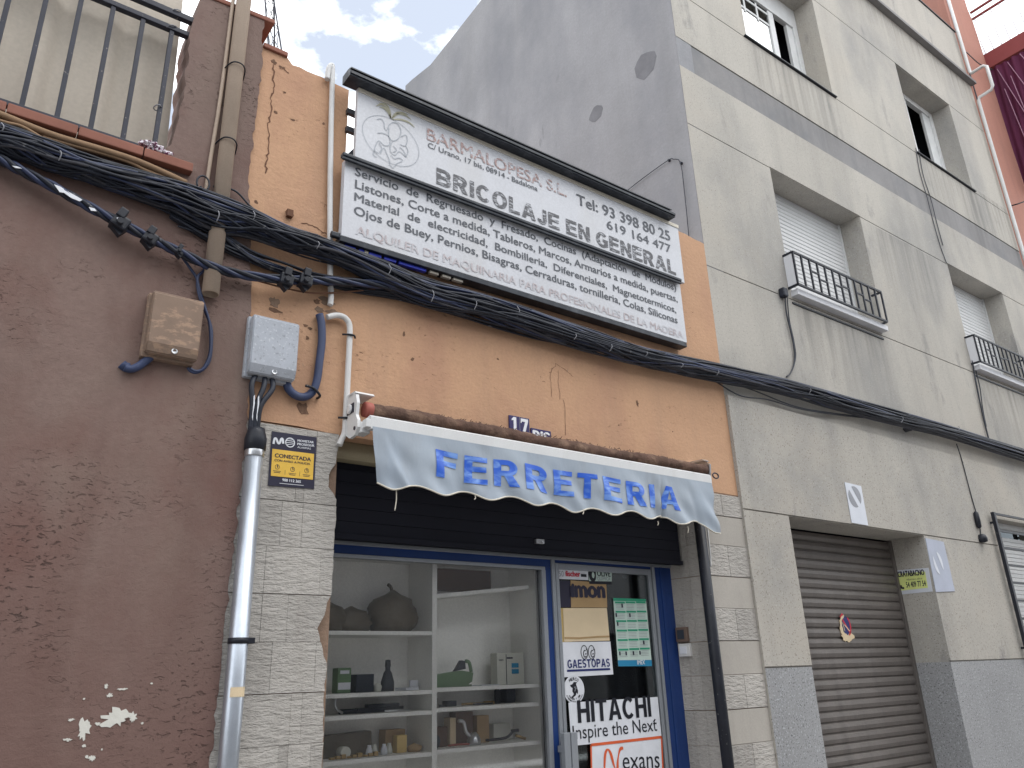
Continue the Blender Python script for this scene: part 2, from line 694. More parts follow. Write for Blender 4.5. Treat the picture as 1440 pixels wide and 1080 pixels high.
M['mortar'] = surf('brown_mortar', C(134, 112, 96), .95, .25, 8, ((50, .6, .01),))
M['terracotta'] = surf('terracotta', C(138, 92, 78), .8, .12, 6, ((50, .2, .004),), .2)
M['dark_metal'] = surf('dark_blue_paint', C(42, 44, 56), .45, .25, 10, ((90, .2, .002),), specks=((C(120, 112, 110), 50, .70, .73),))
M['black'] = surf('black_paint', C(34, 36, 44), .45, .2, 10, ((80, .15, .002),), specks=((C(110, 108, 108), 60, .70, .74),))
M['rail_black'] = surf('black_aluminium', C(38, 42, 50), .35, .15, 4, (), .4, (.14, .15, .17, 1), 9)
M['tarp'] = surf('beige_tarpaulin', C(186, 176, 163), .7, .05, 1.0, ((3, .1, .02),), .25, (.34, .32, .29, 1), 2.5)
M['downpipe'] = surf('brown_painted_pipe', C(172, 154, 138), .7, .08, 3, ((40, .15, .003),), .3, (.2, .15, .12, 1), 10)
M['brown_box'] = surf('tan_painted_box', C(132, 112, 98), .75, .08, 9, ((12, .15, .004), (90, .15, .002)), patches=((C(160, 134, 114), 14, .52, .62, (1, 1, 2)),))
M['grey_box'] = surf('weathered_grey_plastic', C(168, 172, 180), .8, .1, 8, ((60, .2, .002),), specks=((C(190, 193, 198), 75, .60, .68), (C(148, 151, 156), 58, .62, .70)))
M['galv'] = surf('galvanised_steel', (.50, .54, .60, 1), .38, .12, 6, ((30, .06, .003),), .25, (.25, .27, .3, 1), 9, metal=.85, spec=.5)
M['steel'] = plain('bright_steel', (.6, .61, .63, 1), .3, .9)
M['white_pvc'] = surf('white_plastic', C(206, 205, 204), .45, .06, 5, (), .3, (.45, .41, .36, 1), 9)
M['cable'] = surf('black_cable', C(30, 34, 46), .5, .3, 7, (), specks=((C(96, 96, 100), 24, .70, .74),), spec=.4)
M['cable_navy'] = surf('navy_cable', C(40, 50, 80), .45, .25, 7, (), spec=.5)
M['cable_dusty'] = surf('dusty_cable', C(72, 72, 78), .75, .3, 9, ())
M['cable_tan'] = surf('painted_cable', C(134, 108, 84), .8, .12, 12, ((60, .2, .003),))
M['hose'] = surf('navy_hose', C(58, 68, 98), .55, .12, 6, (), .3, (.2, .2, .24, 1), 12)
M['panel'] = surf('white_sign_panel', C(194, 195, 200), .4, .05, 1.6, (), .22, (.45, .42, .37, 1), 3.0, spec=.4)
M['cream'] = surf('aged_cream_strip', C(205, 198, 184), .6, .05, 2, ())
M['ink'] = plain('dark_grey_vinyl', C(80, 83, 90), .5)
M['ink_worn'] = printed('flaking_grey_vinyl', C(84, 84, 88), C(180, 182, 188), .53, .62, 30, (.6, 1, 2.4))
M['ink_pink'] = printed('faded_pink_vinyl', C(164, 138, 134), C(196, 200, 208), .50, .62, 26, (1, 1, 1.5))
M['ink_faint'] = printed('very_faded_red_vinyl', C(178, 166, 168), C(194, 195, 200), .42, .62, 9, (1, 1, 1))
M['ink_line'] = plain('pale_grey_line_print', C(160, 165, 172), .5)
M['ink_olive'] = plain('olive_line_print', C(164, 160, 138), .5)
M['blue_strip'] = plain('bright_blue_plastic', C(40, 56, 178), .4)
M['awning_white'] = surf('white_enamelled_bar', C(212, 212, 212), .45, .04, 4, (), .2, (.5, .48, .45, 1), 7)
M['red_cap'] = plain('faded_red_plastic', C(160, 88, 76), .6)
M['roll'] = surf('dirty_brown_awning_roll', C(96, 74, 64), .95, .3, 9, ((22, .7, .02), (90, .6, .006)), .4, (.03, .02, .017, 1), 20, patches=((C(142, 116, 98), 7, .52, .7, (.6, 1, 1)),))
M['navy_enamel'] = plain('navy_enamel', C(44, 36, 86), .25, spec=.6)
M['white_enamel'] = plain('white_enamel', C(225, 225, 230), .25, spec=.6)
M['shutter_dark'] = surf('dark_navy_shutter', C(16, 18, 30), .8, .15, 3, ())
M['blue_frame'] = surf('blue_painted_frame', C(32, 58, 112), .4, .12, 3, (), .25, (.03, .05, .1, 1), 9)
M['alu'] = surf('grey_aluminium', C(150, 154, 160), .4, .06, 4, (), .2, (.3, .3, .31, 1), 9, metal=.4)
M['glass'] = glass('shop_glass', (1, 1, 1, 1), .04, .04, .016)
M['door_glass'] = glass('door_glass', (.70, .74, .74, 1), .03, .04, .004)
M['dim_glass'] = glass('shaded_glass', (.25, .28, .30, 1), .06, .02)
M['upper_glass'] = glass('window_glass', (.35, .4, .42, 1), .45, .01)
M['white_board'] = surf('white_melamine', C(240, 239, 234), .55, .03, 2, (), .12, (.45, .45, .46, 1), 6)
M['dark_room'] = plain('dark_interior', C(44, 42, 40), .9)
M['room_floor'] = plain('brown_floor', C(80, 70, 60), .8)
M['card'] = surf('cardboard', C(170, 142, 104), .85, .08, 6, ((40, .1, .003),))
M['cream_card'] = surf('cream_card', C(212, 192, 160), .8, .05, 6, ())
M['yellow_card'] = surf('aged_yellow_card', C(205, 178, 118), .8, .08, 6, ())
M['white_paper'] = plain('white_print', C(214, 216, 222), .5)
M['black_ink'] = plain('black_print', C(22, 24, 34), .5)
M['navy_ink'] = plain('navy_print', C(30, 40, 100), .5)
M['red_ink'] = plain('red_print', C(190, 36, 60), .5)
M['orange_ink'] = plain('orange_print', C(208, 92, 52), .5)
M['green_ink'] = plain('green_print', C(48, 150, 116), .5)
M['mint'] = plain('mint_paper', C(188, 205, 196), .6)
M['azure_ink'] = plain('blue_print', C(40, 128, 168), .5)
M['grey_ink'] = plain('grey_print', C(140, 142, 148), .5)
M['dark_print'] = plain('dark_navy_print', C(40, 38, 58), .5)
M['yellow'] = plain('amber_print', C(222, 180, 74), .5)
M['pale_yellow'] = plain('pale_yellow_print', C(214, 222, 140), .5)
M['faded_blue'] = surf('sun_faded_blue_plate', C(166, 171, 186), .5, .06, 5, ((30, .1, .003),))
M['faded_white'] = surf('sun_faded_white_plate', C(205, 208, 216), .5, .04, 5, ())
M['garage'] = surf('brown_grey_shutter_paint', C(110, 104, 100), .5, .15, 1.2, ((70, .1, .002), (4, .35, .03)), .55, (.09, .08, .075, 1), 5, metal=.35, spec=.5)
M['blind'] = surf('white_blind_slats', C(206, 206, 206), .5, .04, 2, (), .2, (.5, .5, .5, 1), 4)
M['marble'] = surf('pale_stone_sill', C(208, 208, 212), .5, .05, 3, (), .25, (.4, .4, .4, 1), 6)
M['pvc_frame'] = plain('white_window_frame', C(205, 206, 206), .45)
M['black_room'] = plain('unlit_room', C(14, 16, 26), .9)
M['pink'] = surf('salmon_pink_render', C(170, 122, 108), .9, .07, 1.2, ((60, .25, .004),), .3, (.22, .13, .11, 1), 5)
M['red_brown'] = surf('red_brown_fascia', C(130, 66, 66), .8, .08, 2, ((50, .2, .004),))
M['maroon'] = surf('maroon_awning_cloth', C(86, 34, 62), .85, .12, 2, ((80, .15, .003),), .3, (.03, .012, .02, 1), 5)
M['cord'] = plain('pale_cord', C(150, 112, 132), .8)
M['white_rail'] = plain('white_painted_rail', C(214, 214, 220), .5)
M['asphalt'] = surf('asphalt', (.05, .05, .052, 1), .9, .2, 1.2, ((120, .5, .006),))
M['paving'] = surf('grey_paving', (.28, .27, .26, 1), .9, .1, 1.0, ((50, .2, .004),), specks=(((.2, .2, .2, 1), 40, .6, .66),))
M['kerb'] = surf('kerb_stone', (.33, .33, .32, 1), .85, .1, 3, ((40, .2, .004),))
M['crack'] = plain('dark_crack', C(104, 74, 58), .95)
M['hole'] = surf('chipped_hole', C(112, 86, 70), .95, .3, 40, ((60, .6, .01),))
M['chip'] = surf('bare_plaster', C(208, 206, 198), .9, .06, 20, ((60, .3, .004),))
M['brown_bag'] = surf('dusty_brown_plastic', C(92, 84, 70), .55, .15, 8, ((9, .4, .03), (40, .15, .004)))
M['dark_box'] = plain('dark_grey_card', C(46, 52, 62), .7)
M['green_tool'] = plain('green_painted_metal', C(98, 126, 92), .5)
M['white_carton'] = surf('white_carton', C(206, 206, 196), .7, .04, 8, ())
M['brown_wood'] = surf('brown_wood', C(96, 72, 58), .7, .15, 9, ())
M['brass'] = plain('dull_brass', C(170, 142, 90), .4, .5)
M['switch_brown'] = plain('brown_plastic', C(104, 86, 76), .5)
M['zip'] = plain('pale_cable_tie', C(140, 140, 146), .5)
M['pattern_cloth'] = printed('maroon_and_white_cloth', C(96, 44, 72), C(220, 214, 220), .48, .52, 60, (1, 1, 1), .9)

# ================================================================== setting
MB().box(-150, 150, -9.4, -5.7, -.16, -.12).build('road', M['asphalt'], kind='structure')
MB().box(-150, 150, -5.55, 150, -.02, 0.0).build('pavement', M['paving'], kind='structure')
MB().box(-150, 150, -150, -9.4, -.02, -.001).build('far_pavement', M['paving'], kind='structure')
kb = MB()
for i in range(-16, 24):
    kb.box(i * 1.0 + .004, i * 1.0 + .996, -5.70, -5.55, -.12, .004, .012)
kb.build('kerb', M['kerb'], kind='structure')

# ================================================================== brown house
def jag(a, b, step, amp, rnd):
    """points along a line a->b (2-D) with a rough edge"""
    n = max(2, int(math.hypot(b[0] - a[0], b[1] - a[1]) / step))
    dx, dz = (b[0] - a[0]), (b[1] - a[1])
    L = math.hypot(dx, dz)
    out = []
    for i in range(n):
        t = i / n
        o = rnd.uniform(-amp, amp) if i else 0
        out.append((a[0] + dx * t - dz / L * o, a[1] + dz * t + dx / L * o))
    return out

rb = random.Random(3)
house = thing('brown_house', 'brown rendered house with terrace railing and tall rough pier', 'house', (-1.5, .2, 0))
edge = [(1.245, 0), (1.27, 1.4), (1.285, 2.2), (1.30, 2.99), (1.275, 3.4), (1.25, 3.82), (1.17, 4.5), (1.185, 5.46), (1.165, 5.60), (1.17, 5.80)]
outl = [(-9, 0)]
for a, b in zip(edge[:-1], edge[1:]):
    outl += jag(a, b, .035, .009, rb)
outl += jag((1.17, 5.80), (.78, 5.76), .06, .008, rb)
outl += jag((.765, 5.75), (.735, 5.5), .05, .012, rb) + jag((.735, 5.5), (.74, 4.72), .05, .012, rb)
outl += [(.715, 4.58), (.66, 4.50), (.62, 4.40), (-9, 4.40)]
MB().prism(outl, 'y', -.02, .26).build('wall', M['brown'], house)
lg = MB()
x = -9.0
while x < .84:
    x2 = min(.84, x + .33)
    lg.box(x + .003, x2 - .003, -.075, .2, 4.405, 4.462, .006)
    x = x2
lg.build('ledge', M['terracotta'], house)
MB().box(-9, 1.1, .26, 5, 4.2, 4.38).build('terrace_floor', M['terracotta'], house)
MB().box(.80, 1.24, -.03, .3, 5.765, 5.80, .008, rot=Matrix.Rotation(-.06, 4, 'Y')).build('coping', M['terracotta'], house)
pc = MB()
rp = random.Random(11)
def blob(mb, c, rx, rz, y, rnd, n=18, rough=.35, rot=0):
    pts = []
    for i in range(n):
        a = 2 * math.pi * i / n
        k = 1 + rnd.uniform(-rough, rough)
        px, pz = rx * k * math.cos(a), rz * k * math.sin(a)
        pts.append((c[0] + px * math.cos(rot) - pz * math.sin(rot), y, c[2] + px * math.sin(rot) + pz * math.cos(rot)))
    mb.plate(pts, t=.006)
for p, rx, rz in (((0.8292, -0.0200, 1.4860), .085, .060), ((0.7015, -0.0200, 1.4463), .035, .055), ((0.8986, -0.0200, 1.4824), .022, .03), ((0.7668, -0.0200, 1.6208), .012, .014),
                  ((0.7870, -0.0200, 1.5808), .018, .012), ((0.6429, -0.0200, 1.4070), .022, .010), ((0.7114, -0.0200, 1.3767), .010, .008), ((0.7497, -0.0200, 1.3254), .02, .016),
                  ((0.7533, -0.0200, 1.4636), .014, .010), ((0.6450, -0.0200, 1.4871), .02, .008), ((0.7289, -0.0200, 1.3327), .01, .008), ((0.6838, -0.0200, 1.5700), .007, .006),
                  ((0.8373, -0.0200, 1.6062), .03, .006), ((0.9414, -0.0200, 1.4560), .008, .007), ((0.9608, -0.0200, 1.6269), .009, .006), ((0.7853, -0.0200, 1.3571), .005, .006)):
    blob(pc, p, rx * .66, rz * .66, -.0225 - .0004 * rp.random(), rp, n=26, rough=.42)
pc.build('peeled_patch', M['chip'], house)
rl = MB()
rl.box(-9, .80, .005, .045, 5.535, 5.575, .004)
rl.box(-9, .80, .005, .045, 5.415, 5.450, .004)
rl.box(-9, .80, .005, .045, 4.500, 4.530, .004)
railing = rl.build('railing', M['dark_metal'], house)
for k in range(-10, 6):
    bx = -.03 + .1655 * k - .1655
    MB().box(bx - .013, bx + .013, .012, .038, 4.53, 5.415, .003).build('bar', M['dark_metal'], railing)
for p, r in (((0.6288, 0.0000, 5.4406), .03), ((0.6392, 0.0000, 5.5727), .03), ((0.6182, 0.0000, 4.8284), .02)):
    MB().tube([(p[0] + r * math.cos(a), .025 + .03 * math.sin(a), p[2] + r * .3 * math.cos(a)) for a in [i * math.pi / 6 for i in range(13)]], .004, 5).build('cable_tie', M['zip'], railing)

# tarpaulin behind the railing
tb = MB()
N, K = 150, 14
rt = random.Random(5)
ph = [rt.uniform(0, 6.28) for _ in range(6)]
gr = []
for i in range(N + 1):
    x = -4 + (4 + .685) * i / N
    col = []
    for j in range(K + 1):
        z = 4.50 + 1.55 * j / K
        y = .14 + .016 * math.sin(x * 21 + ph[0] + .3 * z) + .012 * math.sin(x * 38 + ph[1]) + .01 * math.sin(z * 4 + x * 3 + ph[2])
        xx = x + (.05 * (z - 4.5) * -.6 + .04 if i == N else 0) * 1.0
        col.append(tb.bm.verts.new((xx, y, z)))
    gr.append(col)
for i in range(N):
    for j in range(K):
        f = tb.bm.faces.new((gr[i][j], gr[i + 1][j], gr[i + 1][j + 1], gr[i][j + 1]))
        f.smooth = True
tag(tb.build('tarpaulin', M['tarp']), 'beige tarpaulin hanging behind the terrace railing bars', 'tarpaulin')

# crumpled cloth on the ledge
cb = MB()
rc = random.Random(9)
for p in [(0.5567, -0.0300, 4.5140), (0.5794, -0.0300, 4.5140), (0.6028, -0.0300, 4.5092), (0.6263, -0.0300, 4.5045), (0.6505, -0.0300, 4.4951), (0.6711, -0.0300, 4.4840), (0.5889, -0.0300, 4.4984), (0.6171, -0.0300, 4.4859), (0.6412, -0.0300, 4.4764)]:
    q = [(p[0] + rc.uniform(-.05, .05), -.03 + rc.uniform(-.03, .03), p[2] + rc.uniform(-.02, .025)) for _ in range(4)]
    cb.tube(q, .011, 6, 5, radii=None)
tag(cb.build('cloth_scrap', M['pattern_cloth']), 'crumpled maroon and white cloth scrap at the end of the terracotta ledge', 'cloth')

# ================================================================== shop building
shop = thing('shop_building', 'single storey orange hardware shop with tiled piers and display window', 'building', (3.4, .2, 0))
ro = random.Random(21)
outl = [(1.10, 2.995)] + [(1.6, 3.0), (1.86, 2.985), (5.0, 3.0), (5.552, 3.0), (5.552, 5.49)]
outl += jag((5.552, 5.49), (5.12, 5.525), .05, .006, ro) + [(5.12, 4.95), (1.805, 4.95)]
outl += jag((1.805, 5.52), (1.34, 5.535), .05, .007, ro) + [(1.34, 5.585), (1.10, 5.59)]
MB().prism(outl, 'y', 0, .28).build('wall', M['orange'], shop)
MB().box(1.185, 1.35, -.02, .3, 5.565, 5.60, .006).build('coping', M['terracotta'], shop)
MB().box(1.3, 5.5, .28, 6.0, 4.2, 4.35).build('roof', M['terracotta'], shop)
cr_ = MB()
rk = random.Random(4)
def crack(pts, w):
    P = []
    for a, b in zip(pts[:-1], pts[1:]):
        for i in range(5):
            t = i / 5
            P.append((a[0] + (b[0] - a[0]) * t + rk.uniform(-.008, .008), -.0025, a[2] + (b[2] - a[2]) * t + rk.uniform(-.006, .006)))
    P.append((pts[-1][0], -.0025, pts[-1][2]))
    cr_.ribbon(P, [w * rk.uniform(.4, 1.2) for _ in P])
crack([(1.2655, 0.0000, 5.4721), (1.2686, 0.0000, 5.3670), (1.2801, 0.0000, 5.2790), (1.2631, 0.0000, 5.1898), (1.2761, 0.0000, 5.0818), (1.2664, 0.0000, 4.9650), (1.2821, 0.0000, 4.8228), (1.2782, 0.0000, 4.6965), (1.2758, 0.0000, 4.6102)], .010)
crack([(1.5310, 0.0000, 4.3416), (1.6067, 0.0000, 4.3467), (1.6563, 0.0000, 4.3214), (1.7055, 0.0000, 4.3115)], .006)
crack([(3.5117, 0.0000, 3.7190), (3.5796, 0.0000, 3.8080), (3.7025, 0.0000, 3.7579), (3.7436, 0.0000, 3.7371)], .004)
crack([(3.5186, 0.0000, 3.7204), (3.5134, 0.0000, 3.5327)], .004)
crack([(3.5905, 0.0000, 3.7639), (3.5947, 0.0000, 3.5251)], .004)
crack([(3.6366, 0.0000, 3.5327), (3.6300, 0.0000, 3.2539)], .004)
crack([(1.3059, 0.0000, 5.4512), (1.3394, 0.0000, 5.4624), (1.3700, 0.0000, 5.4481)], .006)
crack([(1.2419, 0.0000, 3.7024), (1.2632, 0.0000, 3.6481), (1.2645, 0.0000, 3.5844), (1.2551, 0.0000, 3.5007)], .005)
cr_.build('crack', M['crack'], shop)
ho = MB()
for (p, rx, rz) in (((1.2693, 0.0000, 5.4861), .02, .018), ((1.4492, 0.0000, 4.3756), .022, .024), ((1.6658, 0.0000, 3.8210), .018, .016), ((1.6188, 0.0000, 3.1092), .032, .036), ((1.4132, 0.0000, 3.6917), .045, .012), ((1.6031, 0.0000, 3.6406), .014, .01),
                    ((1.6311, 0.0000, 3.6285), .012, .008), ((1.6169, 0.0000, 3.5636), .01, .012), ((2.2763, 0.0000, 3.7497), .01, .016), ((2.3429, 0.0000, 3.5810), .012, .01), ((1.3525, 0.0000, 5.2794), .01, .008), ((1.4242, 0.0000, 5.0871), .012, .01),
                    ((1.6349, 0.0000, 5.1534), .01, .01), ((1.3239, 0.0000, 5.4725), .02, .01), ((4.4166, 0.0000, 3.6437), .014, .026), ((4.1866, 0.0000, 3.4198), .006, .006), ((3.0360, 0.0000, 3.7311), .01, .006), ((4.8064, 0.0000, 3.4633), .005, .006),
                    ((1.2357, 0.0000, 4.3865), .012, .01), ((1.3081, 0.0000, 5.0966), .012, .009)):
    blob(ho, p, rx, rz, -.002, ro, 11, .4)
ho.build('chipped_hole', M['hole'], shop)
mo = MB()
for (p, rx, rz) in (((1.7310, 0.0000, 3.8336), .05, .03), ((1.7817, 0.0000, 3.7728), .055, .018), ((1.6829, 0.0000, 3.7668), .03, .02), ((1.3962, 0.0000, 3.7438), .03, .035)):
    blob(mo, p, rx, rz, -.003, ro, 16, .35)
mo.build('mortar_patch', M['mortar'], shop)

# tiled piers
def edge_x(z):
    pts = [(0, 1.84), (1.33, 1.838), (1.55, 1.83), (1.70, 1.838), (1.735, 1.82), (1.79, 1.80), (1.83, 1.795), (1.88, 1.775), (1.95, 1.81), (2.04, 1.832), (2.06, 1.848), (2.42, 1.85), (2.60, 1.846), (2.66, 1.80), (2.74, 1.79), (2.80, 1.83), (2.90, 1.842), (3.0, 1.846)]
    for (a, b), (c, d) in zip(pts[:-1], pts[1:]):
        if a <= z <= c:
            return b + (d - b) * (z - a) / (c - a)
    return 1.84
MB().box(1.22, 1.846, 0.0, .30, 0, 2.99).build('pier', M['mortar'], shop)
rt = random.Random(8)
jz = [0, .335, .58, .825, 1.07, 1.315, 1.56, 1.81, 2.055, 2.305, 2.555, 2.80, 2.985]
tl = MB()
for j in range(len(jz) - 1):
    z0, z1 = jz[j] + .001, jz[j + 1] - (.0035 if j % 2 else .0012)
    cuts = [1.20] + sorted(rt.sample([1.33, 1.40, 1.46, 1.53, 1.60, 1.65, 1.71, 1.77], 3)) + [1.9]
    for a, b in zip(cuts[:-1], cuts[1:]):
        y = -.016 + rt.uniform(-.0015, .0015)
        if b > 1.9 - 1e-6:
            n = 7
            zz = [z0 + (z1 - z0) * i / n for i in range(n + 1)]
            o = [(a + .0008, z0)] + [(edge_x(q) + rt.uniform(-.006, .003), q) for q in zz] + [(a + .0008, z1)]
            tl.prism(o, 'y', y, 0.0)
        else:
            tl.box(a + .0008, b - .0008, y, 0.0, z0, z1)
tl.build('tile_cladding', M['tile'], shop)
MB().prism([(5.55, .001), (5.012, .001), (4.94, .30), (5.55, .30)], 'z', 0, 2.998).build('pier', M['mortar'], shop)
for rough in (1, 0):
    tl = MB()
    for j in range(len(jz) - 1):
        z0, z1 = jz[j] + .0012, jz[j + 1] - (.004 if j % 2 == 0 else .0012)
        if (j % 2 == 1) == bool(rough):
            y = -.016 if rough else -.013
            for a, b in (((5.0, 5.565),) if not rough else ((5.0, 5.30), (5.302, 5.565))):
                tl.box(a, b, y, 0.001, z0, z1, .003, 1)
        if rough:
            for (t0, t1) in ((0.03, .42), (.428, .72), (.728, 1)):
                xa, ya = 5.0 - .07 * t0, .30 * t0
                xb, yb = 5.0 - .07 * t1, .30 * t1
                tl.prism([(xa, ya), (xb, yb), (xb + .03, yb), (xa + .03, ya)], 'z', z0, z1)
    tl.build('tile_cladding', M['tile'] if rough else M['tile_smooth'], shop)
# lintel underside, interior room
rm = MB()
X0, X1, Y0, Y1, Z0, Z1 = 1.85, 5.2, .30, 4.2, .10, 2.99
rm.face([(X0, Y1, Z0), (X1, Y1, Z0), (X1, Y1, Z1), (X0, Y1, Z1)])
rm.face([(X0, Y0, Z0), (X0, Y1, Z0), (X0, Y1, Z1), (X0, Y0, Z1)])
rm.face([(X1, Y0, Z0), (X1, Y1, Z0), (X1, Y1, Z1), (X1, Y0, Z1)])
rm.face([(X0, Y0, Z1), (X1, Y0, Z1), (X1, Y1, Z1), (X0, Y1, Z1)])
rm.build('room_wall', M['dark_room'], shop)
MB().box(1.85, 5.2, .02, 4.2, .06, .10).build('room_floor', M['room_floor'], shop)
MB().box(1.86, 3.66, .28, .36, 0, .42).build('plinth', M['tile_smooth'], shop)
MB().box(1.86, 4.93, .10, .29, 2.87, 2.994, .02).build('shutter_housing', surf('beige_housing', C(150, 140, 116), .7, .1, 3, ((30, .1, .004),)), shop)
sh = MB()
z = 2.43
while z < 2.87:
    sh.box(1.862, 4.932, .17, .195, z + .0005, min(2.87, z + .0795), .003, 1)
    z += .08
sh.box(1.862, 4.932, .15, .2, 2.40, 2.432, .004)
shut = sh.build('roller_shutter', M['shutter_dark'], shop)
p = (3.4511, 0.1500, 2.4835)
b = MB().box(p[0] - .035, p[0] + .035, .125, .15, p[2] - .016, p[2] + .016, .003)
b.lathe([(.010, 0), (.010, -.02)], 10, (p[0] + .01, .126, p[2]), 'y')
b.build('lock', M['steel'], shut)

# display window and door in the blue and grey frame (frame plane y = .30)
fr = MB()
fr.box(1.86, 4.935, .285, .34, 2.392, 2.415, .003)
fr.box(1.86, 3.615, .290, .34, 2.315, 2.338, .003)
fr.box(3.582, 3.618, .290, .34, .42, 2.315, .003)
fr.box(3.672, 3.704, .285, .345, .05, 2.392, .003)
wf = fr.build('shop_window', M['alu'], shop)
b = MB()
b.box(1.86, 3.672, .298, .335, 2.338, 2.392, .002)
b.box(3.618, 3.672, .298, .335, .05, 2.338, .002)
b.box(3.704, 4.77, .300, .335, 2.372, 2.392, .002)
b.build('blue_trim', M['blue_frame'], wf)
MB().box(1.86, 3.582, .320, .326, .42, 2.315).build('pane', M['glass'], wf)
dr = MB()
dr.box(3.712, 3.742, .290, .335, .08, 2.37, .003)
dr.box(4.665, 4.698, .290, .335, .08, 2.37, .003)
dr.box(3.742, 4.665, .290, .335, 2.325, 2.37, .003)
dr.box(3.742, 4.665, .290, .335, .08, .30, .003)
dr.box(4.705, 4.732, .280, .34, .05, 2.39, .003)
door = dr.build('door', M['alu'], shop)
MB().box(3.742, 4.665, .308, .314, .30, 2.325).build('pane', M['door_glass'], door)
b = MB()
b.box(4.732, 4.936, .296, .345, .05, 2.392, .004)
b.box(4.80, 4.83, .288, .30, .05, 2.392, .003)
b.build('door_jamb', M['blue_frame'], door)
q0, q1 = (3.6408, 0.2200, 1.2374), (3.7652, 0.2200, 1.2296)
b = MB()
for k in range(4):
    xa = q0[0] + (q1[0] - q0[0]) * k / 4
    b.box(xa, xa + (q1[0] - q0[0]) / 4 - .003, .205 + .006 * (k % 2), .245, .75, q0[2], .004)
b.box(q0[0] + .01, q1[0] - .01, .24, .29, .80, .84)
b.box(q0[0] + .01, q1[0] - .01, .24, .29, q0[2] - .12, q0[2] - .08)
b.build('handle', M['alu'], door)

# ================================================================== apartment building
apt = thing('apartment_building', 'tall beige stucco apartment building with garage shutter and recessed windows', 'building', (9.8, 3, 0))
OPEN = [(6.93, 8.77, 5.35, 6.945, .30), (11.02, 12.76, 5.35, 6.955, .30), (6.93, 8.76, 8.83, 10.57, .30), (11.0, 12.75, 8.83, 10.56, .30),
        (6.19, 8.57, -.01, 2.875, .36), (10.36, 11.95, 1.70, 3.22, .16)]
GZ = [(7.70, 0), (8.09, 0), (6.93, 0), (5.255, 0), (8.81, 0), (10.565, 0), (2.882, 1), (1.605, 1)]
zs = [0, 3.92, 7.70, 8.09, 12.88]
for g, _ in GZ:
    zs += [g - .006, g + .006]
xs = [5.552, 14.05]
for o in OPEN:
    xs += [o[0], o[1]]
    zs += [max(0, o[2]), o[3]]
def fac(x, z):
    for o in OPEN:
        if o[0] < x < o[1] and o[2] < z < o[3]:
            return (o[4], None)
    y = -.035 if z < 3.92 else 0.0
    for g, low in GZ:
        if abs(z - g) < .006:
            return (y + .018, 'stucco')
    if z < 1.6:
        return (-.030, 'terrazzo')
    if 7.70 < z < 8.09:
        return (.008, 'grey_band')
    return (y, 'stucco')
names = {'stucco': 'wall', 'terrazzo': 'dado', 'grey_band': 'render_band'}
for k, mb in relief(xs, zs, fac).items():
    if k == 'stucco':
        mb.face([(5.552, -.035, 0), (5.552, .01, 0), (5.552, .01, 3.92), (5.552, -.035, 3.92)])
    mb.recalc = False
    mb.build(names[k], M[k], apt)
MB().prism([(.004, 0), (.004, 12.88), (3.1, 12.88), (3.2, 11.82), (4.0, 11.77), (5.25, 11.70), (5.9, 11.86), (6.15, 11.90), (6.2, 0)], 'x', 5.553, 5.80).build('party_wall', M['party'], apt)
pm = MB()
rq = random.Random(14)
for c, ry, rz in (((5.5500, 0.4700, 8.0394), .17, .17), ((5.5500, 1.3093, 7.9428), .12, .11)):
    pts = []
    for i in range(14):
        a = 2 * math.pi * i / 14
        k = 1 + rq.uniform(-.12, .12)
        pts.append((5.551, c[1] + ry * k * math.cos(a), c[2] + rz * k * math.sin(a)))
    pm.plate(pts, (-1, 0, 0), .004)
pm.build('mortar_patch', M['patch'], apt)
MB().box(5.80, 14.05, 5.8, 6.2, 0, 11.7).build('rear_wall', M['party'], apt)
MB().box(5.80, 14.05, .36, 5.8, 11.5, 11.62).build('roof', M['party'], apt)
co = MB()
co.box(5.56, 14.08, -.10, -.001, 11.60, 11.66, .006)
co.box(5.56, 14.08, -.06, -.001, 11.665, 11.70, .006)
co.build('cornice', M['grey_band'], apt)
MB().box(5.56, 14.07, -.02, .22, 12.883, 12.91, .005).build('coping', M['black'], apt)
MB().box(9.0, 14.0, 1.6, 5.7, 11.62, 15.5).build('penthouse', surf('pale_blue_grey_render', C(182, 190, 200), .85, .05, 1.5), apt)

def room(par, x0, x1, z0, z1, y):
    b = MB()
    b.face([(x0, y + 1.5, z0), (x1, y + 1.5, z0), (x1, y + 1.5, z1), (x0, y + 1.5, z1)])
    b.face([(x0, y, z0), (x0, y + 1.5, z0), (x0, y + 1.5, z1), (x0, y, z1)])
    b.face([(x1, y, z0), (x1, y + 1.5, z0), (x1, y + 1.5, z1), (x1, y, z1)])
    b.face([(x0, y, z1), (x1, y, z1), (x1, y + 1.5, z1), (x0, y + 1.5, z1)])
    b.face([(x0, y, z0), (x1, y, z0), (x1, y + 1.5, z0), (x0, y + 1.5, z0)])
    b.build('room', M['black_room'], par)

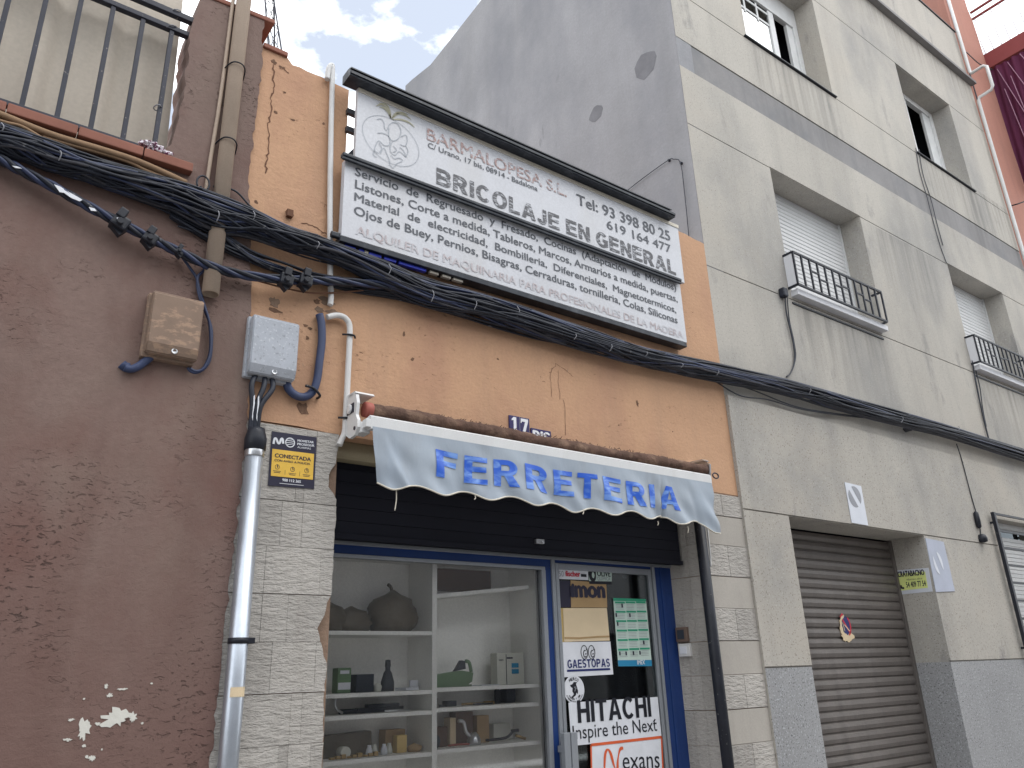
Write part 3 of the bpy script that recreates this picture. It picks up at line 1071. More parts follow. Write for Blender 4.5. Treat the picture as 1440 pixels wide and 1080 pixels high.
# upper windows
def upper_window(x0, x1, z0, z1, xm0, xm1, xj, boxh):
    f = MB()
    f.box(x0, x1, .30, .37, z0, z0 + .05, .004)
    f.box(x0, x0 + .05, .30, .37, z0 + .05, z1, .004)
    f.box(x1 - .10, x1, .30, .37, z0 + .05, z1, .004)
    f.box(x0 + .05, x1 - .10, .30, .37, z1 - boxh, z1, .004)
    f.box(xm0, xm1, .315, .36, z0 + .05, z1 - boxh, .004)
    f.box(xj, x1 - .10, .325, .37, z0 + .05, z1 - boxh, .004)
    w = f.build('window', M['pvc_frame'], apt)
    zt = z0 + 1.08 if boxh > .2 else z1 - boxh
    MB().box(x0 + .05, xm0, .335, .341, z0 + .05, zt).build('pane', M['upper_glass'], w)
    if boxh > .2:
        MB().box(x0 + .05, xm0, .335, .341, zt + .001, z1 - boxh).build('pane', M['dim_glass'], w)
    room(w, x0, x1, z0, z1, .372)
    MB().box(x0 - .06, x1 + .06, -.03, .30, z0 - .018, z0 - .001, .004).build('sill', M['black'], w)
    return w
w = upper_window(6.93, 8.76, 8.83, 10.57, 8.08, 8.20, 8.52, .36)
upper_window(11.0, 12.75, 8.83, 10.56, 11.62, 11.86, 12.42, .10)
b = MB()
for zz in (9.92, 10.12):
    b.box(6.99, 8.08, .325, .334, zz, zz + .035)
for xx in (7.25, 7.53, 7.81):
    b.box(xx, xx + .035, .3245, .3335, 9.88, 10.2)
b.build('grid_bar', M['pvc_frame'], w)  # grid of pale bars in front of the upper part of the left pane

# first floor windows: lowered white blind, stone sill, small iron railing
def balcony_window(x0, x1, z0, z1):
    b = MB()
    z = z0
    while z < z1:
        b.box(x0 + .02, x1 - .02, .29, .312, z, min(z1, z + .054), .007, 1)
        z += .056
    bl = b.build('window_blind', M['blind'], apt)
    b = MB()
    b.box(x0, x0 + .035, .275, .33, z0, z1, .003)
    b.box(x1 - .035, x1, .275, .33, z0, z1, .003)
    b.build('blind_guide', M['pvc_frame'], bl)
    b = MB()
    b.box(x0 - .02, x1 - .08, -.085, .29, 5.285, 5.352, .005)
    b.build('sill', M['marble'], bl)
    MB().box(x0 - .03, x1 - .08, -.012, .0, 5.20, 5.222, .003).build('drip_groove', M['black'], bl)
    r = MB()
    Y = -.12
    xa, xb = x0 - .05, x1 - .14
    for zz in (5.375, 5.765):
        r.box(xa, xb, Y - .011, Y + .011, zz - .011, zz + .011)
        for xx in (xa, xb):
            r.box(xx - .011, xx + .011, Y + .011, 0.0, zz - .011, zz + .011)
    n = 12
    for k in range(n + 1):
        xx = xa + (xb - xa) * k / n
        r.box(xx - .009, xx + .009, Y - .009, Y + .009, 5.386, 5.754)
    for k, zz in ((2, 5.62), (3, 5.56), (5, 5.58), (6, 5.60), (8, 5.60), (9, 5.56)):
        xx = xa + (xb - xa) * k / n
        r.box(xx + .009, xx + (xb - xa) / n - .009, Y - .008, Y + .008, zz - .008, zz + .008)
    r.build('railing', M['black'], bl)
    MB().box(xa - .004, xa + .004, Y + .014, -.004, 5.39, 5.75).build('side_panel', M['marble'], bl)
balcony_window(6.93, 8.77, 5.352, 6.94)
balcony_window(11.02, 12.76, 5.352, 6.95)

# garage shutter
b = MB()
MB().box(6.10, 8.66, .405, .45, 0, 2.90).build('garage_back', M['black_room'], apt)
z = 0.01
prof = []
while z < 2.86:
    h = .092
    prof += [(.365, z), (.350, z + .012), (.343, z + .045), (.350, z + .078), (.365, z + .088)]
    z += h
vv = [[b.bm.verts.new((x, p[0], p[1])) for p in prof] for x in (6.20, 8.56)]
for i in range(len(prof) - 1):
    b.bm.faces.new((vv[0][i], vv[1][i], vv[1][i + 1], vv[0][i + 1]))
gs = b.build('garage_shutter', M['garage'], apt)
b = MB()
b.box(6.19, 6.235, .325, .40, 0, 2.87, .003)
b.box(8.525, 8.57, .325, .40, 0, 2.87, .003)
b.build('guide_rail', M['garage'], gs)
MB().box(6.19, 8.57, .34, .40, 0.0, .03).build('bottom_bar', M['black'], gs)

# ground floor window with bars
b = MB()
z = 1.70
while z < 3.0:
    b.box(10.37, 11.94, .13, .15, z, z + .048, .006, 1)
    z += .05
gb = b.build('window_blind', M['blind'], apt)
MB().box(10.36, 11.95, .15, .155, 1.70, 3.22).build('pane', M['dim_glass'], gb)
MB().box(10.36, 11.95, .156, .20, 1.70, 3.22).build('room', M['black_room'], gb)
MB().box(10.36, 11.95, .10, .155, 3.15, 3.22, .004).build('blind_box', M['pvc_frame'], gb)
b = MB()
Y = -.09
b.box(10.24, 10.29, Y - .02, Y + .02, 1.62, 3.27, .004)
b.box(11.95, 12.0, Y - .02, Y + .02, 1.62, 3.27, .004)
for k in range(9):
    zz = 3.255 - k * .2025
    b.box(10.29, 11.95, Y - .012, Y + .012, zz - .012, zz + .012)
for zz in (3.15, 1.72):
    b.box(10.25, 10.28, Y + .02, -.035, zz - .012, zz + .012)
    b.box(11.96, 11.99, Y + .02, -.035, zz - .012, zz + .012)
b.build('window_bars', M['black'], gb)

# ================================================================== salmon pink house
pink = thing('pink_house', 'salmon pink house at the far right with a balcony and maroon curtain', 'house', (18, 3, 0))
MB().prism([(14.06, 0), (15.40, 0), (15.40, 13.6), (15.38, 13.95), (15.30, 14.2), (15.22, 17), (14.06, 17)], 'y', .03, .6).build('pier', M['pink'], pink)
MB().box(15.40, 24, .05, 6, 0, 12.7).build('wall', M['pink'], pink)
MB().box(15.402, 24, -1.4, .6, 12.72, 13.08, .006).build('balcony_slab', M['red_brown'], pink)
b = MB()
rw = random.Random(2)
for zz in (14.05, 14.22):
    b.box(15.43, 15.47, -1.38, .05, zz - .02, zz + .02)
    b.box(15.45, 24, -1.40, -1.36, zz - .02, zz + .02)
pr_ = b.build('railing', M['red_brown'], pink)
for k in range(9):
    y = .0 - .155 * k
    MB().tube([(15.45, y, 13.08), (15.40, y, 13.25), (15.36, y, 13.42), (15.40, y, 13.65), (15.45, y, 13.85), (15.45, y, 14.03)], .010, 6, 4).build('bar', M['white_rail'], pr_)
for k in range(18):
    x = 15.6 + .155 * k
    MB().tube([(x, -1.38, 13.08), (x, -1.43, 13.25), (x, -1.47, 13.42), (x, -1.43, 13.65), (x, -1.38, 13.85), (x, -1.38, 14.03)], .010, 6, 4).build('bar', M['white_rail'], pr_)
b = MB()
n = 60
g = []
for i in range(n + 1):
    y = .04 - 1.42 * i / n
    g.append([b.bm.verts.new((15.44 + .022 * math.sin(y * 42 + .4 * z) + .012 * math.sin(y * 21 + z), y, 9.75 + 2.95 * z / 8)) for z in range(9)])
for i in range(n):
    for j in range(8):
        f = b.bm.faces.new((g[i][j], g[i + 1][j], g[i + 1][j + 1], g[i][j + 1]))
        f.smooth = True
curt = b.build('curtain', M['maroon'], pink)
b = MB()
for (y0, z0, y1, z1) in ((-.12, 12.6, -.62, 9.8), (-.14, 12.1, -.28, 9.8), (-.32, 12.62, -.95, 9.8), (-.55, 12.65, -1.2, 10.4), (-.3, 12.3, -.45, 9.8)):
    b.tube([(15.40, y0, z0), (15.395, (y0 + y1) / 2, (z0 + z1) / 2), (15.40, y1, z1)], .009, 5)
b.build('cord', M['cord'], curt)

# ================================================================== shop sign
sg = thing('shop_sign', 'large white two panel shop sign with black rails and grey lettering', 'sign', (3.4, -.05, 4.28))
up = MB().box(1.82, 5.045, -.12, -.085, 4.862, 5.462, .003).build('upper_panel', M['panel'], sg)
lo = MB().box(1.76, 5.003, -.10, -.05, 4.275, 4.856, .003).build('lower_panel', M['panel'], sg)
MB().box(1.823, 5.05, -.126, -.1205, 5.428, 5.462, .001).build('top_strip', M['cream'], sg)
b = MB()
b.prism([(-.204, 5.464), (-.204, 5.508), (-.17, 5.535), (-.08, 5.535), (-.08, 5.464)], 'x', 1.72, 4.925)
b.prism([(-.214, 5.476), (-.214, 5.494), (-.204, 5.494), (-.204, 5.476)], 'x', 1.725, 4.92)
b.prism([(-.212, 5.516), (-.212, 5.526), (-.168, 5.545), (-.168, 5.5355)], 'x', 1.725, 4.88)
b.build('top_rail', M['rail_black'], sg)
b = MB()
b.box(1.725, 4.975, -.150, -.102, 4.846, 4.872, .006)
b.box(1.725, 4.975, -.142, -.122, 4.826, 4.846, .004)
b.build('middle_rail', M['rail_black'], sg)
b = MB()
b.box(1.755, 5.0, -.098, -.01, 4.236, 4.274, .003)
b.box(1.70, 1.80, -.085, -.055, 4.262, 4.30, .008)
b.build('bottom_rail', M['rail_black'], sg)
b = MB()
for xx in (1.81, 2.9, 4.0, 4.95):
    b.box(xx, xx + .035, -.084, .0, 4.40, 4.44)
    b.box(xx, xx + .035, -.084, .12, 4.90, 4.935)
for zz in (5.17, 5.32):
    b.box(1.79, 5.14, -.03, .0, zz - .02, zz + .02)
b.prism([(1.80, 4.95), (1.84, 4.95), (1.99, 5.18), (1.95, 5.18)], 'y', -.04, -.03)
b.build('bracket', M['rail_black'], sg)
b = MB()
for (xa, xb) in ((1.80, 1.875), (1.90, 1.935), (1.97, 2.06), (2.08, 2.17), (2.19, 2.40)):
    b.box(xa, xb, -.075, -.045, 4.212, 4.234, .003)
b.build('plastic_strip', M['blue_strip'], sg)
b = MB()
for (xa, xb) in ((1.94, 1.965), (2.43, 2.50), (2.53, 2.60), (2.62, 2.70)):
    b.box(xa, xb, -.075, -.045, 4.216, 4.234, .003)
b.build('plastic_strip', M['cream'], sg)
def sign_line(body, p0, p1, pt, bold, mat, par, y, name='lettering', stretch=1.0):
    p0, p1, pt = Vector(p0), Vector(p1), Vector(pt)
    return MB().text(body, (p0.x, y, p0.z), (p1.x, y, p1.z), (pt.z - p0.z) * stretch, bold=bold).build(name, mat, par)
YU, YL = -.1235, -.1030
sign_line('BARMALOPESA S.L.', (2.3724, -0.1235, 5.2647), (3.6899, -0.1235, 5.2649), (2.3789, -0.1235, 5.3648), .012, M['ink_pink'], up, YU)
sign_line('C/ Urano, 17 bis, 08914 - Badalona', (2.3799, -0.1235, 5.1996), (3.3835, -0.1235, 5.2040), (2.3826, -0.1235, 5.2442), .012, M['ink'], up, YU)
pa, pb, pc_ = Vector((2.4518, -0.1235, 4.9181)), Vector((4.9381, -0.1235, 4.9096)), Vector((2.4516, -0.1235, 5.0573))
MB().bold('BRICOLAJE EN GENERAL', pa, pb, pc_.z - pa.z, .215).build('lettering', M['ink_worn'], up)
sign_line('Tel: 93 398 80 25', (3.8027, -0.1235, 5.2380), (4.9159, -0.1235, 5.2517), (3.8031, -0.1235, 5.3382), .018, M['ink'], up, YU)
sign_line('619 164 477', (4.1247, -0.1235, 5.1168), (4.9060, -0.1235, 5.1237), (4.1331, -0.1235, 5.1997), .012, M['ink'], up, YU)
for body, a, c, t in (('Servicio  de  Regruesado  y  Fresado,  Cocinas  (Adaptación  de  Módulos)', (1.8351, -0.1030, 4.7592), (4.9377, -0.1030, 4.7622), (1.8377, -0.1030, 4.8222)),
                      ('Listones, Corte a medida, Tableros, Marcos, Armarios a medida, puertas,', (1.8392, -0.1030, 4.6603), (4.9387, -0.1030, 4.6501), (1.8391, -0.1030, 4.7243)),
                      ('Material  de  electricidad,  Bombilleria,  Diferenciales,  Magnetotermicos,', (1.8380, -0.1030, 4.5636), (4.9029, -0.1030, 4.5367), (1.8381, -0.1030, 4.6240)),
                      ('Ojos de Buey, Pernios, Bisagras, Cerraduras, tornilleria, Colas, Siliconas', (1.8398, -0.1030, 4.4584), (4.9052, -0.1030, 4.4346), (1.8372, -0.1030, 4.5224))):
    sign_line(body, a, c, t, .016, M['ink'], lo, YL)
sign_line('ALQUILER DE MAQUINARIA PARA PROFESIONALES DE LA MADERA', (1.8583, -0.1030, 4.3152), (4.9569, -0.1030, 4.3047), (1.8633, -0.1030, 4.3780), .016, M['ink_faint'], lo, YL)
# line-drawn emblem: oval, palm leaves and scrolls
b = MB()
def loopz(c, rx, rz, rot, a0=0, a1=360, n=40):
    out = []
    for i in range(n + 1):
        a = R(a0 + (a1 - a0) * i / n)
        px, pz = rx * math.cos(a), rz * math.sin(a)
        out.append((c[0] + px * math.cos(rot) - pz * math.sin(rot), YU, c[2] + px * math.sin(rot) + pz * math.cos(rot)))
    return out
b.ribbon(loopz((2.0855, -0.1235, 5.1284), .222, .185, -.18, 0, 360, 60), .0035)
for pts in ([(1.9690, -0.1235, 5.2573), (2.0013, -0.1235, 5.2781), (2.0240, -0.1235, 5.2580), (2.0307, -0.1235, 5.2127), (2.0476, -0.1235, 5.2021), (2.0630, -0.1235, 5.2513)], [(2.0630, -0.1235, 5.2513), (2.0957, -0.1235, 5.2905), (2.1352, -0.1235, 5.2899), (2.1588, -0.1235, 5.2453), (2.1432, -0.1235, 5.1775), (2.0993, -0.1235, 5.1344), (2.0654, -0.1235, 5.1557), (2.0636, -0.1235, 5.2273)],
            [(1.9778, -0.1235, 5.1472), (2.0156, -0.1235, 5.1638), (2.0542, -0.1235, 5.1628), (2.0770, -0.1235, 5.1367), (2.0672, -0.1235, 5.0847), (2.0292, -0.1235, 5.0685), (1.9905, -0.1235, 5.0874), (1.9700, -0.1235, 5.0491), (1.9608, -0.1235, 4.9983), (1.9936, -0.1235, 4.9828)], [(2.0939, -0.1235, 5.1260), (2.0784, -0.1235, 5.0776), (2.0850, -0.1235, 5.0329), (2.1185, -0.1235, 5.0231), (2.1455, -0.1235, 5.0642), (2.1737, -0.1235, 5.0581), (2.2021, -0.1235, 5.0460), (2.1787, -0.1235, 5.0902), (2.1503, -0.1235, 5.1022)],
            [(2.1598, -0.1235, 5.1969), (2.1991, -0.1235, 5.2263), (2.2112, -0.1235, 5.1888), (2.1950, -0.1235, 5.1332), (2.1554, -0.1235, 5.1284)], [(2.0043, -0.1235, 4.9873), (2.0298, -0.1235, 5.0451), (2.0527, -0.1235, 5.0075), (2.0758, -0.1235, 4.9583), (2.0768, -0.1235, 4.9178)], [(2.0856, -0.1235, 5.0094), (2.1136, -0.1235, 4.9915), (2.1521, -0.1235, 5.0133), (2.1748, -0.1235, 4.9989), (2.1310, -0.1235, 4.9574), (2.1044, -0.1235, 4.9114), (2.0821, -0.1235, 4.9258)],
            [(1.9608, -0.1235, 4.9983), (1.9514, -0.1235, 4.9594), (1.9785, -0.1235, 4.9474)], [(1.9910, -0.1235, 5.0699), (2.0136, -0.1235, 5.0382), (1.9986, -0.1235, 4.9966)], [(2.1002, -0.1235, 5.0928), (2.1286, -0.1235, 5.0690), (2.1014, -0.1235, 5.0397)], [(2.2006, -0.1235, 5.1356), (2.2184, -0.1235, 5.0948), (2.2022, -0.1235, 5.0400)]):
    P = spline([Vector(q) for q in pts], 5)
    b.ribbon(P, .0055)
b.build('emblem', M['ink_line'], up)
b = MB()
for pts in ([(2.0783, -0.1235, 5.3132), (2.0547, -0.1235, 5.3577), (2.0207, -0.1235, 5.3788), (1.9874, -0.1235, 5.3755)], [(2.0783, -0.1235, 5.3132), (2.0486, -0.1235, 5.3795), (2.0033, -0.1235, 5.4015), (1.9600, -0.1235, 5.3688)], [(2.0837, -0.1235, 5.3218), (2.1108, -0.1235, 5.3713), (2.1558, -0.1235, 5.4046), (2.2134, -0.1235, 5.4124)],
            [(2.0838, -0.1235, 5.3158), (2.1334, -0.1235, 5.3817), (2.1905, -0.1235, 5.3956), (2.2371, -0.1235, 5.3795)], [(2.0896, -0.1235, 5.3122), (2.1513, -0.1235, 5.3404), (2.2202, -0.1235, 5.3468), (2.2670, -0.1235, 5.3243)], [(2.0781, -0.1235, 5.3193), (2.0655, -0.1235, 5.3751), (2.0364, -0.1235, 5.4171), (1.9811, -0.1235, 5.4033)]):
    P = spline([Vector(q) for q in pts], 6)
    n = len(P)
    b.ribbon(P, [.004 + .012 * math.sin(math.pi * min(1, (i + 1) / n)) for i in range(n)])
b.build('palm_emblem', M['ink_olive'], up)

# ================================================================== awning
aw = thing('awning', 'rolled up grey cloth awning with scalloped valance and blue lettering above the shop front', 'awning', (3.4, -.12, 2.6))
rr = random.Random(17)
b = MB()
n = 90
pts, rad = [], []
for i in range(n + 1):
    x = 1.975 + (4.985 - 1.975) * i / n
    pts.append((x, -.13 + .004 * math.sin(x * 5), 3.125 + .005 * math.sin(x * 3.1)))
    rad.append(.043 + rr.uniform(-.004, .005) + .004 * math.sin(x * 9))
b.tube(pts, .045, 16, radii=rad)
b.build('cloth_roll', M['roll'], aw)
b = MB()
for i in range(150):
    x = 2.3 + (4.7 - 2.3) * rr.random()
    a = rr.uniform(.8, 1.9)
    p0 = Vector((x, -.13 - .042 * math.cos(a) * -1 * .2, 3.125 + .042 * math.sin(a)))
    d = Vector((rr.uniform(-.03, .03), rr.uniform(-.015, .01), rr.uniform(.004, .02)))
    b.tube([p0, p0 + d * .6, p0 + d], .0022, 4)
b.build('frayed_thread', M['roll'], aw)
MB().lathe([(.03, 0), (.046, 0), (.048, .022), (.046, .045), (.044, .05)], 18, (1.945, -.13, 3.125), 'x').build('roll_end_cap', M['red_cap'], aw)
b = MB()
b.prism([(-.250, 2.972), (-.252, 3.046), (-.235, 3.058), (-.19, 3.05), (-.19, 2.985), (-.22, 2.968)], 'x', 1.935, 4.915)
b.build('front_bar', M['awning_white'], aw)
# left bracket: shaped side plate, top flange, lower arm
b = MB()
b.prism([(-.02, 3.20), (-.10, 3.215), (-.165, 3.20), (-.185, 3.14), (-.175, 3.07), (-.20, 3.03), (-.205, 2.985), (-.17, 2.945), (-.10, 2.94), (-.05, 2.97), (-.02, 3.03)], 'x', 1.873, 1.893)
b.prism([(-.17, 3.205), (-.15, 3.222), (-.0, 3.225), (-.0, 3.208)], 'x', 1.873, 1.995)
b.box(1.893, 1.955, -.205, -.12, 2.955, 3.022, .006)
b.box(1.905, 1.94, -.25, -.20, 2.98, 3.03, .004)
b.lathe([(.03, 0), (.03, -.012), (.02, -.016)], 14, (1.873, -.10, 3.12), 'x')
bk = b.build('bracket', M['awning_white'], aw)
b = MB()
b.lathe([(.012, 0), (.012, -.004)], 12, (1.8725, -.17, 2.985), 'x')
b.box(1.8, 1.8, 0, 0, 0, 0) if False else None
b.box(1.868, 1.8725, -.15, -.06, 3.09, 3.15, .001)
b.box(1.93, 1.945, -.2065, -.205, 2.982, 2.994)
b.build('bolt', M['dark_metal'], bk)
b = MB()
b.prism([(-.02, 3.20), (-.12, 3.215), (-.18, 3.17), (-.17, 3.08), (-.10, 3.06), (-.02, 3.08)], 'x', 5.0, 5.018)
b.prism([(-.17, 3.195), (-.15, 3.212), (-.0, 3.22), (-.0, 3.205)], 'x', 4.95, 5.018)
bk = b.build('bracket', M['steel'], aw)
b = MB()
cc = Vector((5.03, -.18, 3.10))
b.tube([cc + Vector((.035 * math.cos(t) + .03, 0, .022 * math.sin(t) - .02)) for t in [i * math.pi / 8 for i in range(17)]], .006, 6)
b.build('crank_eye', M['dark_metal'], bk)

# valance cloth
PER = .3475
def val_y(x, z):
    d = (2.98 - z) / .35
    y = -.255 + d * (.016 * math.sin(x * 7.3 + 1) + .013 * math.sin(x * 18.1 + z * 9) + .005 * math.sin(x * 37 + z * 26))
    y += .006 * math.sin(z * 30 + x * 14) * d
    y -= .020 * d * math.exp(-((x - 4.30) / .018) ** 2)
    y += .03 * d * math.exp(-((x - 4.335) / .02) ** 2)
    y -= .02 * math.exp(-((x - 1.99 - .18 * d) / .03) ** 2) * d
    y += .018 * math.exp(-((x - 4.62 - .10 * d) / .03) ** 2) * d
    return y
def val_bot(x):
    k = (x - 1.97) / PER
    s = math.cos((k - .28) * 2 * math.pi)
    bz = 2.650 - .021 * s + (.006 * math.sin(x * 5.0))
    if x > 4.70:
        bz -= .05 * (x - 4.70) / .2
    return bz
b = MB()
NX, NZ = 260, 22
vg = []
for i in range(NX + 1):
    x = 1.945 + (4.905 - 1.945) * i / NX
    col = []
    for j in range(NZ + 1):
        t = j / NZ
        z = 2.985 + (val_bot(x) - 2.985) * t
        xx = x + (.045 * t ** 1.5 * max(0, 1 - (x - 1.945) / .15)) + .01 * math.sin(t * 9) * max(0, 1 - (4.905 - x) / .08)
        col.append(b.bm.verts.new((xx, val_y(x, z), z)))
    vg.append(col)
for i in range(NX):
    for j in range(NZ):
        f = b.bm.faces.new((vg[i][j], vg[i + 1][j], vg[i + 1][j + 1], vg[i][j + 1]))
        f.smooth = True
hem = [tuple(vg[i][NZ].co) for i in range(NX + 1)]
t = NT('grey_awning_cloth')
t.m.use_nodes = True
basec = t.mix(t.ramp(t.noise(2.5, 6, .65), .3, .7), C(146, 157, 170), C(160, 169, 179))
basec = t.mix(t.ramp(t.noise(5, 5, .6, (1, 1, .1)), .5, .78, 0, .4), basec, C(118, 114, 110))
t.l(basec, t.p.inputs['Base Color'])
t.p.inputs['Roughness'].default_value = .55
t.l(t.bump(t.noise(14, 5, .6, (1, 1, .5), dist=.6), .2, .012), t.p.inputs['Normal'])
va = b.build('valance', t.m, aw)
MB().tube(hem, .0055, 5).build('hem_cord', M['cream'], va)
b = MB()
raw = bmesh.new()
polys, wd = bold_geo('FERRETERIA', .225, .19)
for P in polys:
    raw.faces.new([raw.verts.new((2.365 + x / wd * (4.505 - 2.365), 0, 2.732 + y * .172)) for x, y in P])
bmesh.ops.remove_doubles(raw, verts=raw.verts[:], dist=.0001)
for k in range(1, 150):
    bmesh.ops.bisect_plane(raw, geom=raw.verts[:] + raw.edges[:] + raw.faces[:], plane_co=(2.36 + k * .0145, 0, 0), plane_no=(1, 0, 0))
for k in range(1, 12):
    bmesh.ops.bisect_plane(raw, geom=raw.verts[:] + raw.edges[:] + raw.faces[:], plane_co=(0, 0, 2.73 + k * .0155), plane_no=(0, 0, 1))
for v in raw.verts:
    dz = .006 * math.sin(v.co.x * 9) - .004 * (v.co.x - 2.4)
    v.co.z += dz
    v.co.y = val_y(v.co.x, v.co.z) - .004
for f in raw.faces:
    f.smooth = True
b.merge(raw)
tl = NT('blue_awning_lettering')
bc = tl.mix(tl.ramp(tl.noise(7, 3, .5, (1, 1, 2.6), dist=1.0), .42, .68), C(42, 92, 196), C(122, 160, 222))
tl.l(bc, tl.p.inputs['Base Color'])
tl.p.inputs['Roughness'].default_value = .4
b.build('lettering', tl.m, va)
b = MB()
for p, d in (((2.1071, -0.2500, 2.6494), .14), ((3.5339, -0.2500, 2.6502), .035), ((4.2532, -0.2500, 2.6284), .03), ((4.5717, -0.2500, 2.6176), .05), ((2.6532, -0.2500, 2.6520), .025)):
    b.tube([p, (p[0] + .004, p[1], p[2] - d * .5), (p[0] - .005, p[1], p[2] - d)], .0035, 5, 4)
b.build('loose_thread', M['cream'], va)
# dark support pole by the right pier
b = MB()
b.tube([(4.92, -.08, 0.02), (4.915, -.08, 1.6), (4.91, -.08, 2.95)], .043, 14)
b.box(4.85, 4.98, -.14, -.02, 0, .02, .003)
tag(b.build('support_pole', M['black']), 'scuffed black pole standing at the corner of the right tiled pier', 'pole')
b = MB()
b.tube([(4.965, -.11, 2.72), (4.975, -.10, 2.55), (4.985, -.09, 2.45), (4.98, -.085, 2.36)], .008, 5, 5)
tag(b.build('hanging_cord', M['white_pvc']), 'pale cord hanging beside the black pole under the valance corner', 'cord')

# ================================================================== number plates, wall plates
nd = MB().box(3.112, 3.29, -.012, 0, 3.19, 3.322, .003).build('number_plate', M['navy_enamel'])
tag(nd, 'navy enamel house number plate reading 17 above the awning', 'number plate')
b = MB()
y = -.0135
b.plate([(3.148, y, 3.215), (3.172, y, 3.215), (3.172, y, 3.312), (3.150, y, 3.312), (3.132, y, 3.296), (3.132, y, 3.284), (3.148, y, 3.290)], t=.001)
b.plate([(3.134, y, 3.203), (3.186, y, 3.203), (3.186, y, 3.2145), (3.134, y, 3.2145)], t=.001)
b.plate([(3.212, y, 3.312), (3.276, y, 3.312), (3.276, y, 3.296), (3.246, y, 3.203), (3.222, y, 3.203), (3.250, y, 3.290), (3.222, y, 3.290), (3.217, y, 3.278), (3.210, y, 3.278)], t=.001)
b.build('lettering', M['white_enamel'], nd)
b = MB().box(3.201, 3.2035, -.0128, -.0122, 3.19, 3.322)
b.build('joint', M['grey_ink'], nd)
nb = MB().box(3.302, 3.485, -.011, 0, 3.135, 3.258, .003).build('number_plate', M['navy_enamel'])
tag(nb, 'smaller navy plate reading BIS right of the house number', 'number plate')
MB().text('BIS', (3.32, -.0125, 3.165), (3.468, -.0125, 3.165), .075, bold=.045).build('lettering', M['white_enamel'], nb)

def rect_px(q):
    return [Vector(p) for p in q]
al = MB().plate([(1.4387, -0.0220, 2.9392), (1.7044, -0.0220, 2.9428), (1.7062, -0.0220, 2.6377), (1.4404, -0.0220, 2.6286)], t=.004).build('alarm_sign', M['dark_print'])
tag(al, 'navy and yellow alarm company sign on the left tiled pier', 'sign')
YA = -.0245
MB().plate([(1.4479, -0.0235, 2.8376), (1.6936, -0.0235, 2.8412), (1.6953, -0.0235, 2.6894), (1.4508, -0.0235, 2.6834)], t=.001).build('yellow_field', M['yellow'], al)
b = MB()
P = spline([Vector(p) for p in [(1.4519, -0.0245, 2.8660), (1.4555, -0.0245, 2.8944), (1.4654, -0.0245, 2.8979), (1.4782, -0.0245, 2.8748), (1.4874, -0.0245, 2.8783), (1.4940, -0.0245, 2.9013), (1.5024, -0.0245, 2.9001), (1.5074, -0.0245, 2.8757)]], 6)
b.ribbon(P, .0125)
c = (1.5469, -0.0245, 2.8878)
b.ribbon([(c[0] + .026 * math.cos(a), YA, c[2] + .026 * math.sin(a)) for a in [i * math.pi / 12 for i in range(25)]], .006)
for k in (-1, 0, 1):
    b.ribbon([(c[0] - .022, YA, c[2] + .012 * k - .004), (c[0] + .022, YA, c[2] + .012 * k + .008)], .004)
b.text('MOVISTAR', (1.5907, -0.0245, 2.8996), (1.6865, -0.0245, 2.9026), .013, bold=.04)
b.text('PROSEGUR', (1.5904, -0.0245, 2.8793), (1.6920, -0.0245, 2.8829), .013, bold=.04)
b.text('ALARMAS', (1.5915, -0.0245, 2.8618), (1.6716, -0.0245, 2.8634), .011, bold=.01)
b.text('900 112 365', (1.5176, -0.0245, 2.6604), (1.6239, -0.0245, 2.6620), .015, bold=.04)
b.ribbon([(1.5023, -0.0245, 2.6470), (1.6423, -0.0245, 2.6498)], .003)
b.build('lettering', M['white_paper'], al)
b = MB()
b.text('CONECTADA', (1.4652, -0.0245, 2.7921), (1.6757, -0.0245, 2.7951), .021, bold=.035)
b.text('CON AVISO A POLICIA', (1.4649, -0.0245, 2.7692), (1.6728, -0.0245, 2.7730), .0115, bold=.03)
for c in [(1.4835, -0.0245, 2.7378), (1.5720, -0.0245, 2.7345), (1.6550, -0.0245, 2.7366)]:
    b.ribbon([(c[0] + .012 * math.cos(a), YA, c[2] + .013 * math.sin(a)) for a in [i * math.pi / 8 for i in range(17)]], .0025)
    b.ribbon([(c[0], YA, c[2] + .012), (c[0] + .003, YA, c[2] - .004)], .005)
    for k in (0, 1):
        b.ribbon([(c[0] - .022 + .004 * k, YA, c[2] - .024 - .008 * k), (c[0] + .022 - .004 * k, YA, c[2] - .024 - .008 * k)], .0028)
for pts in ([(1.5293, -0.0245, 2.7252), (1.5299, -0.0245, 2.6988)], [(1.6151, -0.0245, 2.7275), (1.6147, -0.0245, 2.7007)]):
    b.ribbon(pts, .002)
b.build('lettering', M['dark_print'], al)

vd = MB().plate([(7.2066, -0.0420, 3.3006), (7.4961, -0.0420, 3.2932), (7.4872, -0.0420, 2.8928), (7.1995, -0.0420, 2.8973)], t=.005).build('no_parking_sign', M['faded_white'])
tag(vd, 'sun faded white no parking plate above the garage shutter', 'sign')
c = (7.3391, -0.0440, 3.1673)
b = MB()
for sgn in (0, 1):
    o = []
    for i in range(15):
        a = R(-35 + 180 * sgn + 160 * i / 14) - .18
        o.append((c[0] + .10 * math.cos(a) + (.012 if not sgn else -.012), -.0438, c[2] + .10 * math.sin(a) + (.008 if not sgn else -.008)))
    b.plate(o, t=.001)
b.build('symbol', M['grey_ink'], vd)
v2 = MB().plate([(8.5850, -0.0420, 2.8482), (8.9692, -0.0420, 2.8330), (8.9759, -0.0420, 2.3060), (8.5631, -0.0420, 2.2854)], t=.005).build('no_parking_sign', M['faded_blue'])
tag(v2, 'faded pale blue plate right of the garage opening', 'sign')
c = (8.7387, -0.0445, 2.5901)
b = MB()
